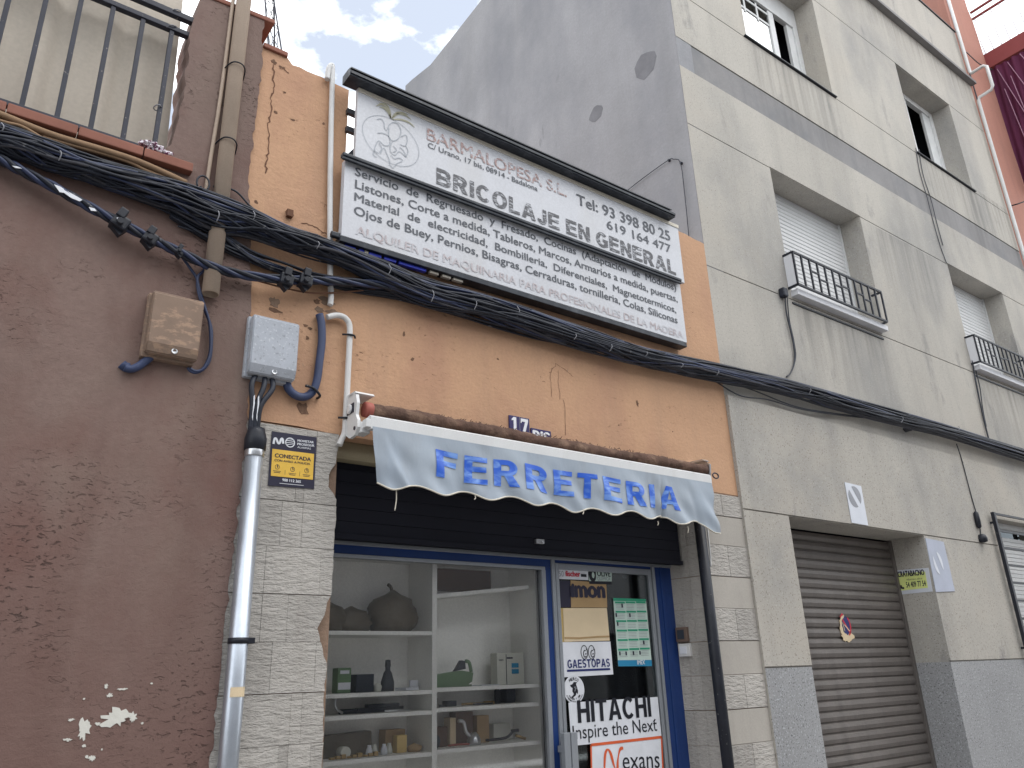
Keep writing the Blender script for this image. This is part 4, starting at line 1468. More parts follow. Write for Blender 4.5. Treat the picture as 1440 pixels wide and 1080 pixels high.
for sgn in (0, 1):
    o = []
    for i in range(13):
        a = R(-20 + 180 * sgn + 130 * i / 12) - .3
        o.append((c[0] + .085 * math.cos(a) + (.012 if not sgn else -.012), -.0445, c[2] + .12 * math.sin(a)))
    b.plate(o, t=.001)
b.build('symbol', M['faded_white'], v2)
yn = (-1, 0, 0)
ys = MB().plate([(8.566, p[1], p[2]) for p in ((8.5660, 0.3611, 2.5545), (8.5660, -0.0136, 2.5368), (8.5660, -0.0044, 2.2943), (8.5660, 0.3627, 2.2971))], yn, .004).build('advert_sign', M['faded_white'])
tag(ys, 'small white and yellow advert with a phone number beside the garage shutter', 'sign')
MB().plate([(8.5645, p[1], p[2]) for p in ((8.5660, 0.3323, 2.5146), (8.5660, 0.0279, 2.5042), (8.5660, 0.0345, 2.3367), (8.5660, 0.3303, 2.3365))], yn, .001).build('yellow_field', M['pale_yellow'], ys)
b = MB()
b.text('CRATABACNO', (8.5635, 0.3279, 2.4798), (8.5635, 0.0416, 2.4709), .055, yn, .06)
b.text('reformas y obras', (8.5635, 0.2445, 2.4329), (8.5635, 0.0740, 2.4281), .022, yn, .0)
b.text('54 409 77 54', (8.5635, 0.2598, 2.3621), (8.5635, 0.0475, 2.3577), .055, yn, .03)
ph_ = [Vector(p) for p in ((8.5635, 0.3201, 2.3923), (8.5635, 0.3147, 2.3655), (8.5635, 0.2882, 2.3591))]
b.ribbon(spline(ph_, 5), .022, yn)
b.build('lettering', M['dark_print'], ys)
# torn sticker on the garage shutter
b = MB()
rs = random.Random(6)
YS = .338
sb = MB()
blob(sb, (7.3914, 0.3380, 1.9367), .085, .125, YS, rs, 22, .18)
blob(sb, (7.4069, 0.3380, 1.8702), .10, .05, YS - .001, rs, 16, .25)
st = sb.build('torn_sticker', M['cream_card'])
tag(st, 'torn round blue and red sticker on the garage shutter slats', 'sticker')
b = MB()
blob(b, (7.4061, 0.3380, 1.9635), .065, .085, YS - .003, rs, 20, .12)
b.build('blue_field', M['navy_ink'], st)
b = MB()
c = (7.4061, 0.3380, 1.9635)
b.ribbon([(c[0] + .072 * math.cos(a), YS - .0045, c[2] + .092 * math.sin(a)) for a in [R(-70 + 9 * i) for i in range(15)]], .018)
b.ribbon([(c[0] - .05, YS - .0045, c[2] + .06), (c[0] + .05, YS - .0045, c[2] - .07)], .02)
b.ribbon([(c[0] - .08, YS - .0045, c[2] + .08), (c[0] - .04, YS - .0045, c[2] + .11), (c[0] - .02, YS - .0045, c[2] + .10)], .018)
b.build('red_ring', M['red_ink'], st)
b = MB()
b.ribbon([(c[0] - .03, YS - .005, c[2] + .01), (c[0] + .02, YS - .005, c[2] - .03), (c[0] + .045, YS - .005, c[2] - .05)], .012)
b.ribbon([(c[0] - .055, YS - .005, c[2] + .03), (c[0] - .04, YS - .005, c[2] - .05)], .008)
b.build('scratch', M['cream_card'], st)

# ================================================================== signs on the door glass
YD = .300
def card(name, pts, mat, label, cat, y=YD, t=.003):
    return tag(MB().plate([(p[0], y, p[2]) for p in pts], t=t).build(name, mat), label, cat)
s = card('sticker', [(3.7318, 0.3000, 2.3355), (4.0341, 0.3000, 2.3346), (4.0332, 0.3000, 2.2608), (3.7285, 0.3000, 2.2575)], M['white_paper'], 'white sticker with red maker name at the top of the door glass', 'sticker')
MB().text('fischer', (3.8103, 0.2975, 2.2800), (3.9519, 0.2975, 2.2820), .038, bold=.045).build('lettering', M['red_ink'], s)
b = MB()
b.plate([(3.9606, 0.2975, 2.3032), (4.0156, 0.2975, 2.3030), (4.0138, 0.2975, 2.2821), (3.9589, 0.2975, 2.2823)], t=.0008)
b.build('symbol', M['black_ink'], s)
b = MB()
b.text('50', (3.7458, 0.2975, 2.2757), (3.7931, 0.2975, 2.2762), .04)
b.build('lettering', M['grey_ink'], s)
s = card('sticker', [(4.0421, 0.3000, 2.3371), (4.2775, 0.3000, 2.3419), (4.2690, 0.3000, 2.2608), (4.0383, 0.3000, 2.2547)], M['mint'], 'pale green sticker reading OLIVE at the top of the door glass', 'sticker', .2985)
MB().text('OLIVE', (4.1226, 0.2965, 2.2930), (4.2582, 0.2965, 2.2951), .042, bold=.03).build('lettering', M['black_ink'], s)
MB().text('QUIMICA', (4.1197, 0.2965, 2.2629), (4.2551, 0.2965, 2.2651), .026).build('lettering', M['grey_ink'], s)
b = MB()
blob(b, (4.0750, 0.2965, 2.3003), .036, .052, .2965, rs, 18, .06)
b.build('symbol', M['black_ink'], s)
b = MB()
blob(b, (4.0805, 0.2955, 2.2989), .013, .022, .2955, rs, 14, .05)
b.build('symbol_hole', M['mint'], s)
MB().plate([(4.0388, 0.2990, 2.2536), (4.2680, 0.2990, 2.2595), (4.2657, 0.2990, 2.2382), (4.0406, 0.2990, 2.2339)], t=.002).build('dark_band', M['black_ink'], s)
s = card('cardboard_sign', [(3.8616, 0.3040, 2.2533), (4.2159, 0.3040, 2.2464), (4.2086, 0.3040, 2.0667), (3.8521, 0.3040, 2.0592)], M['card'], 'brown cardboard sign with purple lower case letters behind the door glass', 'sign', .304)
b = MB().text('ımon', (3.8610, 0.3005, 2.1334), (4.1870, 0.3005, 2.1370), .118, bold=.06)
b.lathe([(.014, 0), (.014, -.001)], 10, (3.8764, 0.3005, 2.2166), 'y')
b.build('lettering', M['dark_print'], s)
s = card('dark_card', [(3.7307, 0.3060, 2.2467), (3.8581, 0.3060, 2.2482), (3.8520, 0.3060, 2.0634), (3.7379, 0.3060, 2.0609)], M['dark_print'], 'dark navy card beside the cardboard sign behind the door glass', 'card', .306)
s = card('yellow_card', [(3.7341, 0.3060, 2.0534), (3.8447, 0.3060, 2.0557), (3.8467, 0.3060, 1.8215), (3.7539, 0.3060, 1.8198)], M['yellow_card'], 'aged yellow card half hidden behind the cream panel on the door', 'card', .306)
s = card('cream_panel', [(3.7710, 0.3000, 2.0537), (4.1994, 0.3000, 2.0625), (4.2057, 0.3000, 1.8292), (3.7654, 0.3000, 1.8219)], M['cream_card'], 'blank cream card panel with stained edge on the door glass', 'card', .3)
b = MB()
b.ribbon([(3.7686, 0.2975, 1.8482), (3.9087, 0.2975, 1.8458), (4.0819, 0.2975, 1.8557), (4.2028, 0.2975, 1.8583)], .012)
b.build('stain', M['card'], s)
s = card('sign_plate', [(3.7425, 0.2900, 1.8190), (4.2079, 0.2900, 1.8227), (4.2130, 0.2900, 1.5934), (3.7386, 0.2900, 1.5856)], M['white_paper'], 'white plate with two eyes and navy capital letters on the door', 'sign', .296)
YP = .2935
MB().bold('GAESTOPAS', (3.7783, 0.2935, 1.6445), (4.1843, 0.2935, 1.6470), .056, .2).build('lettering', M['navy_ink'], s)
b = MB()
b.ribbon([(3.7719, 0.2935, 1.6278), (4.1827, 0.2935, 1.6309)], .014)
b.build('underline', M['navy_ink'], s)
b = MB()
for c in [(3.9425, 0.2935, 1.7490), (4.0128, 0.2935, 1.7483)]:
    b.ribbon([(c[0] + .031 * math.cos(a), YP, c[2] + .047 * math.sin(a)) for a in [i * math.pi / 14 for i in range(29)]], .006)
    b.ribbon([(c[0] + .006 + .014 * math.cos(a), YP, c[2] - .010 + .023 * math.sin(a)) for a in [R(60 + 20 * i) for i in range(14)]], .007)
    b.ribbon([(c[0] + .006, YP, c[2] - .012), (c[0] + .02, YP, c[2] - .010)], .007)
    b.ribbon([(c[0] + .02, YP, c[2] + .024), (c[0] + .03, YP, c[2] + .016)], .010)
b.build('eyes', M['black_ink'], s)
# round sticker
c = Vector((3.8303, 0.2960, 1.5034))
s = tag(MB().plate([(c.x + .094 * math.cos(a), .297, c.z + .094 * math.sin(a)) for a in [i * math.pi / 18 for i in range(36)]], t=.002).build('round_sticker', M['white_paper']),
        'round white sticker with a black eagle emblem on the door', 'sticker')
b = MB()
def arc_text(b, body, c, r, a0, a1, h, y, inward=False):
    for i, chx in enumerate(body):
        if chx == ' ':
            continue
        a = R(a0 + (a1 - a0) * (i + .5) / len(body))
        d = Vector((math.cos(a), 0, math.sin(a)))
        tv = Vector((math.sin(a), 0, -math.cos(a))) * (-1 if inward else 1)
        wch = h * .75
        p = Vector((c.x, y, c.z)) + d * r
        b.text(chx, p - tv * wch / 2, p + tv * wch / 2, h, bold=.03)
arc_text(b, 'MERCO', c, .060, 128, 52, .02, .2955)
arc_text(b, 'ANDREU Y CIA', c, .068, 215, 325, .012, .2955, True)
arc_text(b, 'SUMINISTROS BADALONA', c, .084, 205, 335, .009, .2955, True)
b.plate([(c.x + x, .2955, c.z + z) for x, z in ((-.035, .03), (-.015, .035), (.0, .05), (.03, .046), (.018, .036), (.024, .02), (.034, -.01), (.03, -.032), (.018, -.02), (.012, -.038), (-.02, -.055), (-.028, -.048), (-.005, -.03), (-.018, -.012), (-.014, .01), (-.03, .018))], t=.0008)
b.build('emblem', M['black_ink'], s)
b = MB()
b.ribbon([(c.x + .000, .2945, c.z + .018), (c.x + .012, .2945, c.z + .004), (c.x + .002, .2945, c.z - .012)], .006)
b.ribbon([(c.x + .010, .2945, c.z + .02), (c.x + .020, .2945, c.z + .004)], .004)
b.build('emblem_detail', M['grey_ink'], s)
# large plates low on the door
s = card('sign_plate', [(3.7713, 0.2960, 1.4200), (4.6524, 0.2960, 1.4228), (4.6546, 0.2960, 1.1463), (3.7791, 0.2960, 1.1466)], M['white_paper'], 'large white plate with black capitals and a slogan on the door', 'sign', .296)
MB().bold('HITACHI', (3.8459, 0.2935, 1.2867), (4.5672, 0.2935, 1.2904), .145, .205, sp=.085).build('lettering', M['black_ink'], s)
MB().text('Inspire the Next', (3.7927, 0.2935, 1.1856), (4.6152, 0.2935, 1.1910), .086, bold=.006).build('lettering', M['black_ink'], s)
MB().ribbon([(4.5817, 0.2935, 1.2536), (4.6027, 0.2935, 1.2695)], .012).build('mark', M['black_ink'], s)
s = card('sign_plate', [(3.9552, 0.2970, 1.1403), (4.6554, 0.2970, 1.1448), (4.6240, 0.2970, 0.7077), (3.9295, 0.2970, 0.7302)], M['white_paper'], 'orange bordered white plate with a swash initial low on the door', 'sign', .297)
b = MB()
q = [(3.9530, 0.2945, 1.1406), (4.6528, 0.2945, 1.1450), (4.6215, 0.2945, 0.7082), (3.9273, 0.2945, 0.7307), (3.9530, 0.2945, 1.1406)]
b.ribbon(q[:2], .018)
b.ribbon(q[1:3], .014)
b.ribbon(q[2:4], .014)
b.ribbon(q[3:5], .014)
P = spline([Vector(p) for p in [(4.0608, 0.2945, 0.9651), (4.0776, 0.2945, 1.0666), (4.1047, 0.2945, 1.1008), (4.1322, 0.2945, 1.0715), (4.1574, 0.2945, 0.9881), (4.1815, 0.2945, 0.9591), (4.1962, 0.2945, 1.0302), (4.2237, 0.2945, 1.0921), (4.2558, 0.2945, 1.0990)]], 6)
b.ribbon(P, [.010 + .012 * abs(math.sin(i * .25)) for i in range(len(P))])
b.build('initial', M['orange_ink'], s)
MB().text('exans', (4.2370, 0.2945, 0.9634), (4.6070, 0.2945, 0.9435), .115, bold=.0).build('lettering', M['black_ink'], s)

def cal(u, v, y):
    """place on the calendar sheet, from the grid units of its print"""
    return (0.007654 * u + -0.000578 * v + -1.83871, y, 0.000201 * u + -0.005116 * v + 6.26686)
# wall calendar behind the glass
YC = .3040
s = card('calendar', [(4.2784, 0.3040, 2.1388), (4.6281, 0.3040, 2.1393), (4.6301, 0.3040, 1.6427), (4.2779, 0.3040, 1.6479)], M['mint'], 'green and white wall calendar with a blue foot hanging behind the door glass', 'calendar', YC)
b = MB()
b.plate([(4.2770, 0.3025, 2.1386), (4.6265, 0.3025, 2.1391), (4.6274, 0.3025, 2.1213), (4.2768, 0.3025, 2.1166)], t=.0008)
for k in range(6):
    y = 847.3 + 13.4 * k
    xl = 864.3 + .93 * k
    xr = 908.3 + 1.02 * k
    for q in range(3):
        xa = xl + (xr - xl) * (q / 3 + .01)
        xb = xl + (xr - xl) * ((q + 1) / 3 - .012)
        pa, pb = cal(xa, y, .3025), cal(xb, y + .4, .3025)
        b.ribbon([pa, pb], .014)
b.build('month_bar', M['green_ink'], s)
b = MB()
for k in range(6):
    for q in range(3):
        for r in range(4):
            y = 850.3 + 13.4 * k + 2.2 * r
            xl, xr = 864.6 + .93 * k + .15 * r, 908.3 + 1.02 * k
            b.ribbon([cal(xl + (xr - xl) * (q / 3 + .03), y, .3025), cal(xl + (xr - xl) * ((q + 1) / 3 - .05), y + .35, .3025)], .0025)
b.build('dates', M['grey_ink'], s)
b = MB()
for x, y in ((874.5, 852), (866.5, 865.5), (885.3, 866), (868.5, 878), (904.5, 905.8), (871.5, 919.5), (880, 920), (890, 920), (899, 920)):
    p = cal(x, y, .302)
    b.box(p[0] - .007, p[0] + .007, .3012, .302, p[2] - .014, p[2] + .014)
b.build('numeral', M['dark_print'], s)
MB().plate([(4.2751, 0.3022, 1.6906), (4.6288, 0.3022, 1.6873), (4.6282, 0.3022, 1.6427), (4.2762, 0.3022, 1.6479)], t=.0008).build('foot_band', M['azure_ink'], s)
MB().text('IMEX', (4.4732, 0.3012, 1.6567), (4.5525, 0.3012, 1.6568), .03, bold=.03).build('lettering', M['white_paper'], s)
for k, (x, y) in enumerate(((879, 807.5), (905, 808.5))):
    p = ((4.7134, 0.6000, 2.3695), (4.9301, 0.6000, 2.3733))[k]
    tag(MB().box(p[0] - .014, p[0] + .014, .60, .62, p[2] - .03, p[2] + .03, .003).build('ceiling_hook', M['white_paper']),
        'small white tag hanging inside the shop, %s' % ('nearer the middle of the door glass' if k == 0 else 'nearer the right door stile'), 'tag', 'tags hanging inside the shop')

# switch and bell on the right reveal
b = MB()
for (ya, yb, za, zb, mt, nm, lb) in ((.185, .285, 1.815, 1.925, 'switch_brown', 'key_switch', 'brown square key switch on the tiled reveal right of the door'),
                                    (.175, .275, 1.705, 1.800, 'white_pvc', 'door_bell', 'white door bell below the brown switch on the tiled reveal')):
    rot = Matrix.Rotation(math.atan2(.07, .30), 4, 'Z')
    xm = 5.0 - .07 * ((ya + yb) / 2) / .30
    o = tag(MB().box(xm - .035, xm + .01, ya, yb, za, zb, .006, rot=rot).build(nm, M[mt]), lb, 'switch')
    MB().box(xm - .041, xm - .034, ya + .02, yb - .02, za + .02, zb - .02, .003, rot=rot).build('cover' if nm == 'key_switch' else 'button', M['dark_box'] if nm == 'key_switch' else M['white_paper'], o)

# ================================================================== display cabinet and goods
cb = thing('display_cabinet', 'white shelved display cabinet behind the shop window', 'cabinet', (2.75, .56, .42))
wbm = M['white_board']
MB().box(1.88, 3.62, .722, .745, .42, 2.36).build('back_panel', wbm, cb)
MB().box(1.88, 1.90, .40, .72, .42, 2.36).build('side_panel', wbm, cb)
MB().box(3.60, 3.622, .40, .72, .42, 2.36).build('side_panel', wbm, cb)
MB().box(1.88, 3.622, .40, .745, 2.361, 2.38).build('top_panel', wbm, cb)
MB().box(1.88, 3.622, .40, .745, .40, .419).build('bottom_panel', wbm, cb)
MB().box(2.738, 2.775, .40, .72, .42, 2.36, .002).build('divider', wbm, cb)
for zt in (1.895, 1.540, 1.420, 1.182, .85):
    MB().box(1.901, 2.737, .402, .721, zt - .024, zt, .002).build('shelf', wbm, cb)
for zt in (1.550, 1.430, 1.190, .85):
    MB().box(2.776, 3.599, .402, .721, zt - .024, zt, .002).build('shelf', wbm, cb)
MB().box(2.776, 3.56, .42, .721, 2.150, 2.175, .002, rot=Matrix.Rotation(-.11, 4, 'Y')).build('shelf', wbm, cb)
MB().box(2.79, 3.42, .70, .72, 2.19, 2.345).build('backing_board', M['brown_wood'], cb)

def PX(x, y, Y):
    return None
def goods(name, mb, mat, label, cat, loc=None):
    return tag(mb.build(name, mat), label, cat)
def lump(c, rx, ry, h, rnd, seg=18, rings=9, pinch=.0, rough=.08):
    b = MB()
    prev = None
    n = rings
    grid = []
    for j in range(n + 1):
        t = j / n
        r = math.sqrt(max(0.0, 1 - (2 * t - .75) ** 2 / 1.6)) if t < .8 else (1 - t) / .2 * .62 * .75 + .05
        ring = []
        for k in range(seg):
            a = 2 * math.pi * k / seg
            q = 1 + rnd.uniform(-rough, rough) + .05 * math.sin(3 * a + j)
            ring.append(b.bm.verts.new((c[0] + rx * r * q * math.cos(a), c[1] + ry * r * q * math.sin(a), c[2] + h * t)))
        grid.append(ring)
    for j in range(n):
        for k in range(seg):
            f = b.bm.faces.new((grid[j][k], grid[j][(k + 1) % seg], grid[j + 1][(k + 1) % seg], grid[j + 1][k]))
            f.smooth = True
    b.bm.faces.new(grid[0])
    b.bm.faces.new(grid[-1])
    return b
rg = random.Random(31)
S1, S2, S3, S4 = 1.896, 1.541, 1.421, 1.183
b = lump((2.53, .56, S1), .165, .13, .27, rg)
b.tube([(2.53, .56, S1 + .24), (2.515, .56, S1 + .285), (2.49, .55, S1 + .30)], .012, 6, 4)
goods('plastic_bag', b, M['brown_bag'], 'large knotted dusty brown bag on the top left shelf', 'bag')
b = lump((2.24, .57, S1), .13, .11, .16, rg, rough=.14)
b.merge(lump((2.08, .57, S1), .12, .11, .19, rg, rough=.12).bm)
goods('wrapped_bundle', b, M['brown_bag'], 'low dusty wrapped bundle left of the knotted bag', 'bundle')
b = MB().box(2.145, 2.235, .52, .60, S2, S2 + .145, .006)
o = goods('small_carton', b, M['green_tool'], 'small green and white carton on the second left shelf', 'carton')
b = MB().box(2.150, 2.230, .516, .5185, S2 + .02, S2 + .06)
b.ribbon([(2.16, .517, S2 + .12), (2.22, .517, S2 + .12)], .02)
b.build('print', M['white_paper'], o)
goods('box', MB().box(2.27, 2.39, .52, .62, S2, S2 + .105, .003), M['dark_box'], 'plain dark grey box on the second left shelf', 'box')
b = lump((2.425, .54, S2), .026, .026, .058, rg, 10, 6)
o = goods('figurine', b, M['white_carton'], 'tiny white lump of an ornament between the dark box and the dark bottle', 'ornament')
b = MB().lathe([(.042, 0), (.042, .055), (.036, .075), (.026, .11), (.016, .125), (.016, .145), (.019, .147), (.017, .185), (0.008, .188)], 16, (2.50, .55, S2))
goods('bottle', b, M['dark_box'], 'dark narrow necked bottle on the second left shelf', 'bottle')
goods('paper_packet', MB().box(2.58, 2.70, .50, .60, S2, S2 + .018, .004, rot=Matrix.Rotation(.3, 4, 'Z')), M['white_paper'], 'flat white paper packet right of the dark bottle', 'packet')
b = MB().box(2.30, 2.62, .55, .60, S3, S3 + .03, .006)
b.box(2.36, 2.58, .53, .58, S3 + .03, S3 + .05, .004)
b.tube([(2.18, .55, S3 + .015), (2.30, .57, S3 + .015)], .014, 8)
goods('hand_tool', b, M['dark_box'], 'long dark hand tool lying on the narrow third left shelf', 'tool')
b = MB().tube([(2.14, .52, S3 + .09), (2.135, .52, S3 + .06), (2.15, .52, S3 + .03), (2.19, .53, S3 + .01)], .008, 6, 5)
goods('hook', b, M['steel'], 'small pale metal hook left of the dark hand tool', 'hook')
b = MB().box(2.09, 2.42, .58, .68, S4, S4 + .13, .012, rot=Matrix.Rotation(-.04, 4, 'Y'))
goods('tool_case', b, M['brown_bag'], 'long dull grey case at the back of the fourth left shelf', 'case')
b = MB().lathe([(.032, 0), (.032, -.07)], 14, (2.20, .55, S4 + .032), 'y')
b.lathe([(.012, -.0705), (.012, -.072)], 10, (2.20, .55, S4 + .032), 'y')
goods('tape_roll', b, M['white_carton'], 'small pale tape roll in front of the grey case', 'roll')
for k in range(4):
    b = MB().lathe([(.020, 0), (.021, .02), (.018, .035), (.012, .05), (.012, .06)], 10, (2.36 + .05 * k, .50 + .03 * (k % 2), S4))
    goods('lamp_bulb', b, M['white_paper'] if k % 2 == 0 else M['white_carton'], 'small pale bulb, number %s in the short row on the fourth left shelf' % ('one', 'two', 'three', 'four')[k], 'bulb')
goods('carton', MB().box(2.56, 2.63, .52, .58, S4, S4 + .10, .004), M['yellow_card'], 'small upright yellowish carton on the fourth left shelf', 'carton')
goods('carton', MB().box(2.52, 2.66, .60, .69, S4, S4 + .13, .004), M['card'], 'brown cardboard carton at the back of the fourth left shelf', 'carton')
b = lump((2.68, .52, S4), .05, .04, .05, rg, 12, 6)
goods('rag', b, M['card'], 'crumpled tan rag at the right end of the fourth left shelf', 'rag')
T2, T3, T4 = 1.551, 1.431, 1.191
b = MB()
b.prism([(2.79, T2 + .012), (3.08, T2 + .012), (3.11, T2 + .03), (3.12, T2 + .085), (3.03, T2 + .10), (2.79, T2 + .075)], 'y', .50, .57)
b.box(2.79, 3.10, .49, .58, T2, T2 + .012, .002)
o = goods('bench_plane', b, M['green_tool'], 'long green metal plane on the second right shelf', 'tool')
b = MB().prism([(2.99, T2 + .098), (3.07, T2 + .11), (3.065, T2 + .16), (3.04, T2 + .165)], 'y', .515, .555)
b.build('handle', M['dark_box'], o)
b = MB().tube([(3.08, .535, T2 + .16), (3.11, .535, T2 + .15), (3.125, .535, T2 + .09)], .012, 8, 4)
b.build('grip', M['green_tool'], o)
b = MB().box(3.345, 3.58, .54, .62, T2, T2 + .21, .004)
o = goods('appliance_carton', b, M['white_carton'], 'white printed carton with a blue picture on the second right shelf', 'carton')
b = MB()
for k, (x0, x1, z0, z1) in enumerate(((3.47, 3.53, .07, .10), (3.47, 3.53, .11, .14))):
    b.box(x0, x1, .536, .5385, T2 + z0, T2 + z1)
b.build('picture', M['azure_ink'], o)
b = MB()
b.box(3.36, 3.40, .536, .5385, T2 + .16, T2 + .165)
b.box(3.43, 3.48, .536, .5385, T2 + .17, T2 + .18)
b.box(3.422, 3.425, .536, .5385, T2, T2 + .20)
b.build('print', M['dark_print'], o)
goods('metal_clamp', MB().box(2.92, 3.0, .52, .58, T3, T3 + .035, .006).box(2.88, 2.95, .54, .56, T3, T3 + .015, .003), M['dark_box'], 'dark metal clamp on the narrow third right shelf', 'tool')
goods('chisel', MB().tube([(3.05, .54, T3 + .01), (3.22, .53, T3 + .01)], .008, 6).tube([(3.22, .53, T3 + .01), (3.30, .525, T3 + .011)], .012, 8), M['brass'], 'thin brass chisel lying flat on the third right shelf', 'tool')
goods('spray_tube', MB().lathe([(.022, 0), (.022, .085), (.012, .095), (.012, .105)], 12, (3.355, .56, T3)), M['black'], 'black upright tube on the third right shelf', 'tube')
goods('box', MB().box(3.45, 3.53, .58, .66, T3, T3 + .09, .003), M['dark_box'], 'small dark box right of the black tube', 'box')
goods('wooden_block', MB().box(2.84, 2.95, .56, .64, T4, T4 + .12, .003), M['brown_wood'], 'reddish wooden block on the fourth right shelf', 'block')
goods('sample_board', MB().box(2.965, 3.01, .55, .63, T4, T4 + .17, .003), M['cream_card'], 'upright pale sample board beside the wooden block', 'board')
goods('carton', MB().box(3.04, 3.18, .60, .68, T4, T4 + .20, .004), M['brown_wood'], 'dark brown carton behind the tap on the fourth right shelf', 'carton')
goods('carton', MB().box(3.21, 3.31, .60, .68, T4, T4 + .17, .004), M['card'], 'tan carton with dark top on the fourth right shelf', 'carton')
b = MB().tube([(3.01, .52, T4 + .15), (3.05, .52, T4 + .14), (3.07, .52, T4 + .08), (3.11, .52, T4 + .05)], .012, 8, 5)
b.lathe([(.045, 0), (.046, .03), (.03, .06), (.015, .075)], 14, (3.13, .52, T4))
goods('water_tap', b, M['steel'], 'shiny metal tap on the fourth right shelf', 'tap')
b = MB().tube([(3.22, .51, T4 + .02), (3.38, .51, T4 + .025), (3.44, .51, T4 + .06)], .009, 7, 4)
b.box(3.43, 3.49, .50, .52, T4 + .055, T4 + .075, .003)
goods('lever_handle', b, M['black'], 'black lever door handle on the fourth right shelf', 'handle')
b = MB().tube([(3.46, .50, T4 + .035), (3.54, .50, T4 + .01)], .010, 7)
goods('lever_handle', b, M['brass'], 'short dull brass handle at the right end of the fourth right shelf', 'handle')
b = lump((2.82, .53, T4), .045, .05, .10, rg, 14, 7)
goods('hand_lamp', b, M['dark_box'], 'dark rounded lamp at the left end of the fourth right shelf', 'lamp')

for k, (x, lb) in enumerate(((2.02, 'small pale carton hard against the left wall of the second left shelf'), (2.70, 'white price card leaning at the right end of the second left shelf'))):
    goods('carton' if k == 0 else 'price_card', MB().box(x - .03, x + .03, .62 - .06 * k, .68 - .10 * k, S2, S2 + (.20 if k == 0 else .06), .002), M['white_carton'] if k == 0 else M['white_paper'], lb, 'carton' if k == 0 else 'card')
goods('drill_bit', MB().tube([(2.44, .46, S3 + .008), (2.62, .48, S3 + .008)], .006, 6), M['steel'], 'thin steel drill bit in front of the dark hand tool', 'tool')
b = MB().lathe([(.030, 0), (.032, .012), (.032, .075), (.022, .09), (.022, .105)], 14, (2.30, .62, S4))
goods('glass_jar', b, M['grey_box'], 'grey jar with a narrow neck in front of the grey case', 'jar')
b = MB()
for k in range(9):
    b.box(2.10 + .035 * k, 2.128 + .035 * k, .47, .50, S4, S4 + .012 + .006 * (k % 3), .002)
goods('screw_strip', b, M['brass'], 'strip of brass screws along the front of the fourth left shelf', 'screws')
b = MB().box(2.80, 2.90, .60, .68, T3, T3 + .055, .004)
goods('box', b, M['brown_wood'], 'small brown box at the left end of the third right shelf', 'box')
b = MB().tube([(3.10, .47, T3 + .008), (3.14, .49, T3 + .008), (3.20, .475, T3 + .008), (3.26, .48, T3 + .008)], .006, 6, 4)
goods('allen_key', b, M['black'], 'bent black key lying in front of the brass chisel', 'tool')
goods('leaflet', MB().box(3.13, 3.30, .45, .56, T2, T2 + .006, .001, rot=Matrix.Rotation(.2, 4, 'Z')), M['white_paper'], 'flat white leaflet between the green plane and the white carton', 'leaflet')
b = MB().tube([(2.92, .49, T4 + .01), (2.98, .46, T4 + .015), (3.06, .47, T4 + .01)], .007, 6, 4)
b.tube([(2.90, .47, T4 + .012), (3.02, .49, T4 + .012)], .005, 6)
goods('pliers', b, M['red_cap'], 'faded red pliers lying in front of the pale sample board', 'tool')
goods('carton', MB().box(3.36, 3.50, .62, .69, T4, T4 + .11, .003), M['white_carton'], 'low pale carton at the back right of the fourth right shelf', 'carton')

# ================================================================== added unseen house across the street (mirrored in the glass, bounces and blocks light)
ob = thing('added_street_house', 'plain grey house added out of view across the street for reflection, bounce and shade', 'house', (4, -15, 0))
xs2, zs2, OP = [-14, 26], [0, 8.6], []
for k in range(10):
    x0 = -12 + 3.8 * k
    for z0, z1 in ((.9, 2.6), (4.3, 6.3)):
        OP.append((x0, x0 + 1.3, z0, z1))
        xs2 += [x0, x0 + 1.3]
        zs2 += [z0, z1]
def fac2(x, z):
    for o in OP:
        if o[0] < x < o[1] and o[2] < z < o[3]:
            return (-11.25, None)
    return (-11.0, 'w')
for k, mb in relief(xs2, zs2, fac2).items():
    mb.recalc = False
    mb.build('wall', surf('grey_street_render', C(160, 162, 166), .9, .08, 1), ob)
for o in OP:
    w_ = MB().box(o[0], o[1], -11.30, -11.24, o[2], o[3]).build('window', M['dark_box'], ob)
MB().box(-14, 26, -18, -11.3, 8.4, 8.6).build('roof', M['terracotta'], ob)

# ================================================================== boxes, pipes and cables on the walls
def wall_box(name, x0, x1, z0, z1, d, mat, label):
    t = thing(name, label, 'junction box', ((x0 + x1) / 2, -.01, z0))
    y = -.02 if x1 < 1.2 else 0.0
    MB().box(x0 - .012, x1 - .006, y - d * .45, y, z0 - .012, z1 + .006, .008).build('back_box', mat, t)
    b = MB()
    l = .055
    b.prism([(y - d * .45, z0), (y - d * .8, z0 + .004), (y - d, z0 + l), (y - d, z1 - .012), (y - d * .93, z1), (y - d * .45, z1)], 'x', x0, x1)
    bmesh.ops.bevel(b.bm, geom=[e for e in b.bm.edges if e.calc_face_angle(0) > .5], offset=.006, segments=2, affect='EDGES')
    lid = b.build('lid', mat, t)
    xm = (x0 + x1) / 2 + .01
    b = MB().lathe([(.016, 0), (.016, -.008), (.010, -.009), (.010, -.004)], 14, (xm, y - d * .86, z0 + .028), 'y')
    b.build('screw', M['steel'], lid)
    return t
wall_box('junction_box', .715, .975, 3.235, 3.585, .105, M['brown_box'], 'tan painted junction box on the brown wall')
wall_box('junction_box', 1.255, 1.525, 3.235, 3.59, .11, M['grey_box'], 'weathered grey junction box on the orange wall above the steel conduit')

